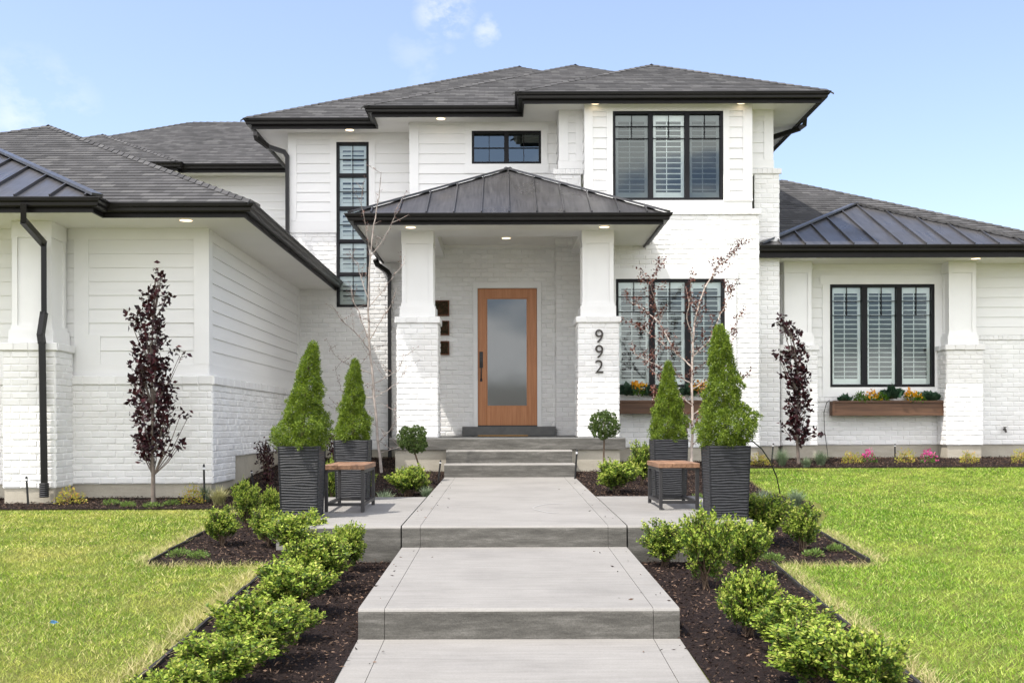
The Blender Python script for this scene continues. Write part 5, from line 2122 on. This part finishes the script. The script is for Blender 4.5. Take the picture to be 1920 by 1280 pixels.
def clump(name, label, cat, loc, w, h, n, L, mats, split=0.0, up=.5, group=None, wl=.45, seed=1, stems=True):
    """low leafy clump; split = share of leaves near the top in the second material"""
    rr = np.random.default_rng(seed)
    t = thing(name, label, cat, loc, rr.uniform(0, 6), group)
    v = unit(rr.normal(size=(n, 3)))
    v[:, 2] = np.abs(v[:, 2])
    dep = rr.uniform(.35, 1.0, n) ** .6 * (1 + .15 * np.sin(v[:, 0] * 6 + seed))
    P = v * np.array([w / 2, w / 2, h]) * dep[:, None]
    D = unit(v + np.array([0, 0, up]) + rr.normal(size=(n, 3)) * .5)
    LL = rr.uniform(.7, 1.2, n) * L
    if split > 0:
        order = P[:, 2] / h + rr.normal(size=n) * .2
        mi = (order > np.quantile(order, 1 - split)).astype(int)
        A, B = leaves(P[mi == 0], D[mi == 0], LL[mi == 0], LL[mi == 0] * wl, .15, rr), leaves(P[mi == 1], D[mi == 1], LL[mi == 1], LL[mi == 1] * wl * 1.5, .2, rr)
        part("leaves", quads_mesh("leaves", A, mats[0]), t)
        part("flowers", quads_mesh("flowers", B, mats[1]), t)
    else:
        part("leaves", quads_mesh("leaves", leaves(P, D, LL, LL * wl, .15, rr), mats[0]), t)
    if stems:
        mb = MB()
        for i in range(7):
            q = P[rr.integers(0, n)] * .8
            mb.tube([(0, 0, -.01), tuple(q * .6 + np.array([0, 0, .01])), tuple(q)], [.004, .003, .002], 4)
        mbpart("stem", mb, M['twig'], t)
    return t


def gl(px, d):
    return ((px - 944) * d / 2000, d, G(d) + .01)


gs = "golden spirea shrubs along the house"
for (px, d, w_, h_, lab, s) in (
        (128, 12.55, .36, .20, "golden spirea beside the garage downspout", 1), (360, 12.6, .28, .21, "golden spirea between the purple tree and the grass tuft by the garage", 2),
        (1424, 16.6, .36, .20, "golden spirea behind the right front planter at the foundation", 3), (1597, 17.0, .36, .18, "golden spirea left of the larger pink flowers", 4),
        (1699, 17.0, .33, .24, "golden spirea between the two pink flower clumps", 5), (1816, 16.95, .30, .19, "thin golden spirea in front of the right-hand brick pillar", 6),
        (1913, 16.95, .30, .22, "golden spirea cut by the photo's right edge", 7)):
    clump("spirea_shrub", lab, "shrub", gl(px, d), w_, h_, 420, .026, [M['spirea']], 0, .5, gs, .55, s)
for (px, d, lab, s) in ((1629, 17.1, "larger pink flower clump, next to a golden spirea", 8), (1740, 17.0, "smaller pink flower clump standing alone under the right window", 9)):
    clump("flower_clump", lab, "flowers", gl(px, d), .26, .22, 300, .03, [M['green'], M['pink']], .35, .6, "pink flowers under the right window", .6, s)
gg = "low green ground cover plants"
for (px, d, w_, lab, s) in (
        (210, 12.5, .22, "ground cover tuft nearest the garage downspout's spirea", 10), (240, 12.3, .18, "smallest ground cover tuft left of the purple tree", 11),
        (285, 12.25, .22, "ground cover tuft at the foot of the purple tree by the garage", 12), (321, 12.45, .2, "ground cover tuft right of the purple tree's foot", 13),
        (372, 8.95, .18, "ground cover tuft in the left mulch corner, the right one of two", 14), (338, 9.05, .22, "ground cover tuft in the left mulch corner, the left one of two", 15),
        (1525, 8.95, .18, "ground cover tuft in the right mulch corner near the lawn line", 16), (1565, 9.2, .14, "ground cover tuft at the tip of the right mulch corner", 17),
        (1447, 8.75, .2, "sparse green seedling below the wide right boxwood", 18), (1170, 12.4, .16, "ground cover tuft in front of the right topiary's boxwood", 19),
        (1308, 12.9, .14, "ground cover tuft under the right bench", 20)):
    clump("ground_cover", lab, "plant", gl(px, d), w_, .055, 330, .026, [M['cover']], 0, .6, gg, .3, s, False)


def tuft(label, loc, h, n, spread, mat, group, seed):
    rr = np.random.default_rng(seed)
    t = thing("grass_tuft", label, "ornamental grass", loc, 0, group)
    a = rr.uniform(0, 2 * PI, n)
    el = rr.uniform(.15, 1.0, n) * spread
    D0 = np.stack([np.cos(a) * el, np.sin(a) * el, np.ones(n)], 1)
    D0 = unit(D0)
    L = rr.uniform(.6, 1.1, n) * h
    b0 = np.stack([rr.normal(size=n) * .02, rr.normal(size=n) * .02, np.zeros(n)], 1)
    m = b0 + D0 * (L * .55)[:, None]
    e = m + unit(D0 + np.stack([np.cos(a) * el, np.sin(a) * el, -el * .5], 1)) * (L * .45)[:, None]
    S = np.stack([-np.sin(a), np.cos(a), np.zeros(n)], 1) * .0028
    q1 = np.stack([b0 - S, b0 + S, m + S * .8, m - S * .8], 1)
    q2 = np.stack([m - S * .8, m + S * .8, e + S * .15, e - S * .15], 1)
    part("blades", quads_mesh("blades", np.concatenate([q1, q2]), mat), t)
    return t


gt = "ornamental grass tufts in the mulch"
tuft("straw-coloured grass tuft left of the upper left boxwoods", gl(410, 12.4), .24, 420, .8, M['straw'], gt, 1)
tuft("small blue grass tuft at the corner of the garage", gl(384, 12.75), .22, 200, .5, M['fescue'], gt, 2)
tuft("blue grass tuft at the foot of the right purple tree, left side", gl(1466, 16.5), .30, 380, .8, M['fescue'], gt, 3)
tuft("blue grass tuft right of the right purple tree", gl(1538, 16.6), .26, 380, .8, M['fescue'], gt, 4)
tuft("blue grass tuft just behind the right front planter's drip tube", gl(1432, 11.9), .24, 380, .8, M['fescue'], gt, 5)
tuft("blue grass tuft at the right lawn edge beyond the slim boxwood", gl(1492, 12.0), .24, 380, .8, M['fescue'], gt, 6)
tuft("blue grass tuft between the left bench and the left topiary's boxwood", gl(722, 12.3), .2, 300, .8, M['fescue'], gt, 7)
tuft("blue grass tuft right of the left topiary's boxwood", gl(800, 12.9), .18, 300, .8, M['fescue'], gt, 8)
tuft("low grass tuft in front of the right purple tree", gl(1512, 16.35), .17, 260, .8, M['fescue'], gt, 9)


# ------------------------------------------------------------------ trees
def px_local(px, py, d, base):
    return PX(px, py, d) - Vector(base)


def purple_tree(basepx, d, trunk, prof, nclump, label, seed, leaf=.062, bare_to=.12, extra=()):
    rr = np.random.default_rng(seed)
    base = (PX(basepx[0], basepx[1], d).x, d, G(d))
    nclump = int(nclump * 1.55)
    t = thing("purple_tree", label, "tree", base, 0, "young purple-leaved trees")
    tp = [px_local(x, y, d, base) for x, y in trunk]
    mb = MB()
    n = len(tp)
    mb.tube([Vector((0, 0, -.05)) + Vector((tp[0].x, 0, 0))] + tp, [.03] + [.026 * (1 - .8 * i / n) for i in range(n)], 8)
    fr = np.array([p[0] for p in prof], float)     # photo rows
    lo = np.array([p[1] for p in prof], float)
    hi = np.array([p[2] for p in prof], float)
    wgt = np.linspace(fr.min(), fr.max(), 200)
    ww = np.interp(wgt, fr, hi - lo)
    cdf = np.cumsum(ww) / ww.sum()
    pts = []
    for i in range(nclump):
        y = np.interp(rr.uniform(), cdf, wgt)
        a, b = np.interp(y, fr, lo), np.interp(y, fr, hi)
        u = rr.uniform(-1, 1)
        x = (a + b) / 2 + (b - a) / 2 * u * .82
        dep = rr.uniform(-1, 1) * math.sqrt(max(0, 1 - u * u)) * (b - a) / 2 * d / 2000
        p = px_local(x, y, d, base)
        pts.append((p.x, dep, p.z))
    for x, y in extra:
        p = px_local(x, y, d, base)
        pts.append((p.x, rr.normal() * .05, p.z))
    for i, q in enumerate(pts):
        if i % 5 == 0 or i >= nclump:
            zq = max(.25, q[2] - .25 - abs(q[0]) * 1.2)
            k = min(range(n), key=lambda j: abs(tp[j].z - zq))
            s0 = tp[k]
            mb.tube([s0, (s0.x + (q[0] - s0.x) * .55, q[1] * .5, s0.z + (q[2] - s0.z) * .45), q], [.008, .006, .003], 5)
    mbpart("trunk", mb, M['darkbark'], t)
    pts = np.array(pts)
    k = 8
    P = np.repeat(pts, k, 0) + rr.normal(size=(len(pts) * k, 3)) * np.array([.028, .04, .045])
    D = unit(rr.normal(size=P.shape) + np.array([0, 0, .15]))
    L = rr.uniform(.6, 1.15, len(P)) * leaf
    part("crown", quads_mesh("crown", leaves(P, D, L, L * .62, .22, rr), M['purple']), t)
    return t


purple_tree((287, 935), 12.45, [(287, 932), (287, 890), (285, 850), (287, 760), (283, 680), (288, 600), (292, 520)],
            [(512, 284, 300), (545, 274, 316), (580, 250, 318), (610, 248, 310), (650, 258, 318), (672, 246, 330), (700, 244, 322), (740, 246, 328), (765, 248, 335), (790, 250, 330), (830, 252, 325), (862, 262, 305)],
            140, "tall columnar purple-leaved tree in front of the garage wall", 3, .080, extra=[(345, 662), (336, 664), (350, 778), (340, 774), (333, 826), (338, 832), (268, 680), (312, 548), (246, 596), (300, 514), (298, 520)])
purple_tree((1497, 865), 16.9, [(1497, 862), (1495, 830), (1492, 790), (1498, 740), (1495, 690), (1488, 640), (1470, 605)],
            [(602, 1460, 1472), (625, 1470, 1506), (650, 1485, 1514), (668, 1465, 1512), (690, 1472, 1512), (720, 1474, 1518), (745, 1478, 1524), (775, 1478, 1520), (800, 1480, 1518), (830, 1482, 1512)],
            100, "slim purple-leaved tree leaning beside the right wing's left pillar", 5, .085, extra=[(1462, 665), (1456, 664), (1466, 605), (1478, 615), (1515, 808), (1530, 812), (1537, 815), (1468, 800), (1475, 765), (1470, 702)])


def sparse_tree(basepx, d, limbs, label, group, seed, leafmat, leafsize, per, bark, r0=.022, twig_n=3):
    rr = np.random.default_rng(seed)
    base = (PX(basepx[0], basepx[1], d).x, d, G(d))
    t = thing("young_tree", label, "tree", base, 0, group)
    mb = MB()
    nodes = []
    for i, (lm, ra, rb) in enumerate(limbs):
        y0 = rr.normal() * .0
        dep = 0 if i == 0 else rr.uniform(-.55, .55)
        pts = []
        m = len(lm)
        for j, (x, y) in enumerate(lm):
            p = px_local(x, y, d, base)
            pts.append(Vector((p.x, dep * j / (m - 1) if m > 1 else 0, p.z)))
        # finer, slightly crooked polyline
        fine = []
        for a, b in zip(pts[:-1], pts[1:]):
            for q in range(4):
                fine.append(a.lerp(b, q / 4) + Vector((rr.normal(), rr.normal(), 0)) * (.006 if i else .004))
        fine.append(pts[-1])
        rads = [ra + (rb - ra) * k / (len(fine) - 1) for k in range(len(fine))]
        mb.tube(fine, rads, 6)
        for k in range(2 if i else 6, len(fine)):
            nodes.append((fine[k], i))
            if rr.uniform() < .38:
                dirv = Vector((rr.normal(), rr.normal() * .8, abs(rr.normal()) * .9 + .25)).normalized()
                ln = rr.uniform(.10, .30)
                e1 = fine[k] + dirv * ln * .5
                e2 = fine[k] + dirv * ln + Vector((0, 0, .05 * ln))
                mb.tube([fine[k], e1, e2], [.0035, .0026, .0014], 4)
                for q in (e1, e2, e1.lerp(e2, .5), fine[k].lerp(e1, .6)):
                    nodes.append((q, 9))
    mbpart("trunk", mb, bark, t)
    P, D = [], []
    for q, i in nodes:
        for _ in range(per):
            if rr.uniform() < .8:
                P.append(np.array(q) + rr.normal(size=3) * leafsize * .55)
                D.append(rr.normal(size=3) + np.array([0, 0, -.1]))
    P, D = np.array(P), np.array(D)
    L = rr.uniform(.6, 1.15, len(P)) * leafsize
    part("leaves" if leafsize > .03 else "crown", quads_mesh("leaves", leaves(P, D, L, L * .6, .3, rr), leafmat), t)
    return t


sparse_tree((714, 880), 14.5, [
    ([(714, 885), (706, 790), (698, 700), (692, 640), (691, 560), (695, 480), (702, 420), (712, 370), (716, 324)], .021, .004),
    ([(694, 655), (668, 622), (648, 604), (636, 582)], .009, .003),
    ([(692, 640), (676, 590), (662, 560), (659, 535)], .008, .003),
    ([(692, 640), (715, 600), (733, 575), (746, 540)], .008, .003),
    ([(691, 560), (676, 520), (668, 490), (652, 470)], .007, .002),
    ([(692, 575), (720, 540), (748, 500), (758, 487)], .007, .002),
    ([(695, 480), (720, 450), (742, 410), (746, 396)], .007, .002),
    ([(693, 470), (690, 430), (684, 390), (690, 360)], .007, .002),
    ([(699, 720), (720, 706), (744, 690), (752, 664)], .008, .002),
    ([(698, 700), (670, 690), (640, 675), (622, 655)], .007, .002),
    ([(701, 745), (660, 742), (636, 730), (622, 690)], .007, .002),
    ([(702, 745), (730, 726), (748, 712), (760, 680)], .006, .002),
    ([(708, 800), (680, 780), (648, 770), (632, 765)], .006, .002),
    ([(708, 830), (728, 812), (745, 790), (748, 770)], .007, .002),
    ([(710, 850), (730, 842), (752, 836), (757, 800)], .006, .002)],
    "bare young tree with tiny buds left of the porch", "young sparse trees flanking the porch", 21, M['bud'], .021, 3, M['greybark'])
sparse_tree((1297, 870), 15.0, [
    ([(1297, 872), (1298, 800), (1298, 720), (1300, 640), (1305, 590), (1322, 540), (1346, 500), (1366, 488), (1378, 466)], .020, .004),
    ([(1299, 690), (1270, 660), (1240, 600), (1210, 570), (1186, 556)], .011, .003),
    ([(1299, 670), (1330, 640), (1352, 590), (1368, 560), (1374, 540)], .010, .003),
    ([(1300, 640), (1285, 600), (1290, 560), (1288, 528)], .009, .003),
    ([(1298, 720), (1265, 700), (1235, 680), (1200, 660)], .009, .003),
    ([(1298, 730), (1330, 710), (1350, 690), (1370, 640), (1376, 600)], .008, .003),
    ([(1298, 760), (1270, 740), (1245, 720), (1218, 690)], .008, .003),
    ([(1270, 660), (1250, 650), (1225, 630), (1196, 610)], .007, .002),
    ([(1298, 780), (1340, 750), (1375, 720), (1412, 698)], .007, .002),
    ([(1298, 790), (1270, 770), (1240, 760), (1215, 752)], .007, .002),
    ([(1298, 810), (1320, 790), (1345, 770), (1360, 745)], .007, .002),
    ([(1297, 830), (1280, 815), (1272, 800), (1265, 780)], .006, .002),
    ([(1297, 840), (1310, 820), (1322, 808), (1326, 790)], .006, .002),
    ([(1240, 600), (1228, 580), (1215, 540), (1224, 520)], .006, .002)],
    "young tree with small coppery leaves before the bay window", "young sparse trees flanking the porch", 22, M['copper'], .042, 9, M['palebark'])


def leafy_bush(label, loc, w, h, n, seed):
    rr = np.random.default_rng(seed)
    t = thing("purple_bush", label, "shrub", loc, 0, "dark purple bushes by the left wall")
    mb = MB()
    P = []
    for i in range(9):
        a = rr.uniform(0, 2 * PI)
        e = Vector((math.cos(a) * w / 2 * rr.uniform(.4, 1), math.sin(a) * w / 2 * rr.uniform(.4, 1), h * rr.uniform(.7, 1)))
        m = Vector((e.x * .35, e.y * .35, e.z * .5))
        mb.tube([(0, 0, -.02), m, e], [.006, .005, .003], 5)
        for k in range(n // 9):
            s = rr.uniform(.15, 1.0)
            p = m.lerp(e, (s - .5) * 2) if s > .5 else Vector((0, 0, 0)).lerp(m, s * 2)
            P.append(np.array(p) + rr.normal(size=3) * .03)
    mbpart("stem", mb, M['twig'], t)
    P = np.array(P)
    L = rr.uniform(.6, 1.1, len(P)) * .06
    part("leaves", quads_mesh("leaves", leaves(P, rr.normal(size=P.shape) + np.array([0, 0, .3]), L, L * .5, .2, rr), M['purple']), t)


leafy_bush("dark purple bush against the garage side wall behind the left front planter", (-3.05, 13.9, G(13.9)), .42, .66, 420, 31)
leafy_bush("dark purple bush behind the smaller left spruce's planter", (-2.35, 15.2, G(15.2)), .55, .80, 420, 32)


# ------------------------------------------------------------------ window boxes
def flower_box(x0, x1, yf, z0, z1, label):
    t = thing("window_box", label, "planter box", ((x0 + x1) / 2, yf + .12, z0), 0, "wooden window boxes")
    hw, hh = (x1 - x0) / 2, z1 - z0
    mb = MB()
    mb.bbox(-hw, hw, -.10, -.08, 0, hh, .003)
    mb.bbox(-hw, hw, .08, .10, 0, hh, .003)
    mb.bbox(-hw, -hw + .02, -.079, .079, 0, hh, .003)
    mb.bbox(hw - .02, hw, -.079, .079, 0, hh, .003)
    mb.box(-hw + .02, hw - .02, -.08, .08, .005, .03)
    mb.box(-hw + .02, hw - .02, -.08, .08, hh - .06, hh - .04)
    mbpart("box", mb, M['boxwood'], t)
    mb = MB()
    mb.bbox(-hw - .012, hw + .012, -.118, -.101, hh - .032, hh + .004, .003)
    mb.bbox(-hw - .012, hw + .012, -.118, -.101, -.004, .05, .003)
    mb.bbox(-hw - .012, -hw + .03, -.117, -.101, .051, hh - .033, .003)
    mb.bbox(hw - .03, hw + .012, -.117, -.101, .051, hh - .033, .003)
    mbpart("box_trim", mb, M['boxwood'], t)
    return t


flower_box(5.63, 7.53, 18.20, .16, .41, "long brown wooden window box under the right wing window")
flower_box(1.86, 3.36, 17.10, .19, .40, "brown wooden window box under the bay window, partly behind the coppery tree")


def boxplant(kind, px, py, d, s, label, seed):
    p = PX(px, py, d)
    rr = np.random.default_rng(seed)
    loc = (p.x, d, p.z)
    if kind == 'kale':
        t = thing("ornamental_kale", label, "plant", loc, 0, "plants in the window boxes")
        n = 75
        a = rr.uniform(0, 2 * PI, n)
        e = rr.uniform(.1, 1.3, n)
        D = np.stack([np.cos(a) * e, np.sin(a) * e, np.ones(n) * .7], 1)
        P = unit(D) * rr.uniform(.01, .07, n)[:, None] * s
        L = rr.uniform(.07, .13, n) * s
        part("leaves", quads_mesh("leaves", leaves(P, D, L, L * .75, .25, rr), M['kale']), t)
    else:
        t = clump("pansy_plant" if kind == 'pansy' else "salad_plant", label, "flowers" if kind == 'pansy' else "plant", loc, .26 * s, .2 * s, 190, .05,
                  [M['green'], M['orange']] if kind == 'pansy' else [M['green']], .4 if kind == 'pansy' else 0, .6, "plants in the window boxes", .55, seed)
    return t


D1 = 18.32
boxplant('kale', 1584, 757, D1, 1.0, "dark kale at the left end of the right wing's window box", 1)
boxplant('salad', 1612, 757, D1, .9, "leafy green plant left of the first orange pansies in the right window box", 2)
boxplant('pansy', 1637, 757, D1, 1.05, "orange pansies nearer the left end of the right window box", 3)
boxplant('salad', 1654, 755, D1, .8, "leafy green plant right of the first orange pansies in the right window box", 4)
boxplant('kale', 1673, 750, D1, 1.6, "largest dark kale, tall in the middle of the right window box", 5)
boxplant('pansy', 1709, 757, D1, 1.1, "orange pansies right of the tall kale in the right window box", 6)
boxplant('kale', 1744, 755, D1, 1.3, "spreading kale at the right end of the right window box", 7)
boxplant('salad', 1725, 757, D1, .7, "small leafy plant beside the kale at the right window box's end", 8)
D2 = 17.22
boxplant('kale', 1178, 743, D2, 1.3, "dark kale beside the numbered pillar in the bay window box", 9)
boxplant('pansy', 1197, 742, D2, 1.1, "orange pansies nearest the numbered pillar in the bay window box", 10)
boxplant('kale', 1222, 745, D2, 1.3, "dark kale left of the slim spruce in the bay window box", 11)
boxplant('kale', 1290, 743, D2, 1.2, "dark kale right of the slim spruce in the bay window box", 12)
boxplant('pansy', 1311, 744, D2, 1.1, "orange pansies at the right end of the bay window box", 13)

# ------------------------------------------------------------------ sprinkler stakes, drip tubes, scrap
gk = "black sprinkler stakes by the foundations"
for (xb, yb, xt, yt, d, lab) in (
        (53, 940, 49, 890, 12.35, "black sprinkler stake in front of the garage pillar"), (383, 932, 382, 868, 12.7, "tallest black sprinkler stake, at the garage corner"),
        (476, 912, 471, 880, 14.0, "black sprinkler stake by the garage side wall foundation"), (821, 897, 826, 862, 14.6, "black sprinkler stake left of the porch steps"),
        (1077, 895, 1082, 842, 14.6, "black sprinkler stake touching the right side of the porch steps"), (1446, 872, 1450, 832, 17.0, "leaning black sprinkler stake left of the right purple tree"),
        (1678, 864, 1678, 834, 17.9, "black sprinkler stake below the right window box")):
    b = PX(xb, yb, d)
    b.z = min(b.z, G(d) + .0)
    e = PX(xt, yt, d)
    t = thing("sprinkler", lab, "sprinkler", tuple(b), 0, gk)
    v = e - b
    mb = MB()
    mb.tube([(0, 0, -.02), tuple(v * .86)], .012, 8)
    mb.tube([tuple(v * .92), tuple(v)], [.016, .009], 8)
    mbpart("riser", mb, M['plastic'], t)
    mb = MB()
    mb.tube([tuple(v * .86), tuple(v * .92)], .014, 8)
    mbpart("collar", mb, M['white'], t)
mb = MB()
mb.tube([PX(1404, 828, 9.3), PX(1412, 829, 9.34), PX(1428, 842, 9.5), PX(1444, 866, 9.7), PX(1456, 895, 9.9), PX(1462, 925, 10.0), PX(1464, 965, 10.0)], .006, 6)
tag(mb.build("drip_tube", M['plastic'], None, True), "thin black drip tube arching down from the right front planter", "tube")
mb = MB()
mb.tube([PX(1556, 752, 18.35), PX(1550, 756, 18.38), PX(1545, 775, 18.42), PX(1546, 810, 18.44), PX(1551, 845, 18.42), PX(1553, 866, 18.3)], .006, 6)
tag(mb.build("drip_tube", M['plastic'], None, True), "thin black drip tube running down the wall from the right window box", "tube")
mb = MB()
c = Vector(gl(97, 6.35)) + Vector((0, 0, .045))
for k in range(4):
    a, b = random.uniform(0, 6), random.uniform(.01, .025)
    u = Vector((math.cos(a), math.sin(a), .3)) * b
    v = Vector((-math.sin(a), math.cos(a), .2)) * b
    q = c + Vector((random.uniform(-.015, .015), random.uniform(-.01, .01), 0))
    mb.poly([q - u - v, q + u - v, q + u + v, q - u + v])
tag(mb.build("litter", M['blue']), "small blue scrap lying in the left lawn", "litter")

for o in COL.objects:
    if '_base' in o:
        del o['_base']
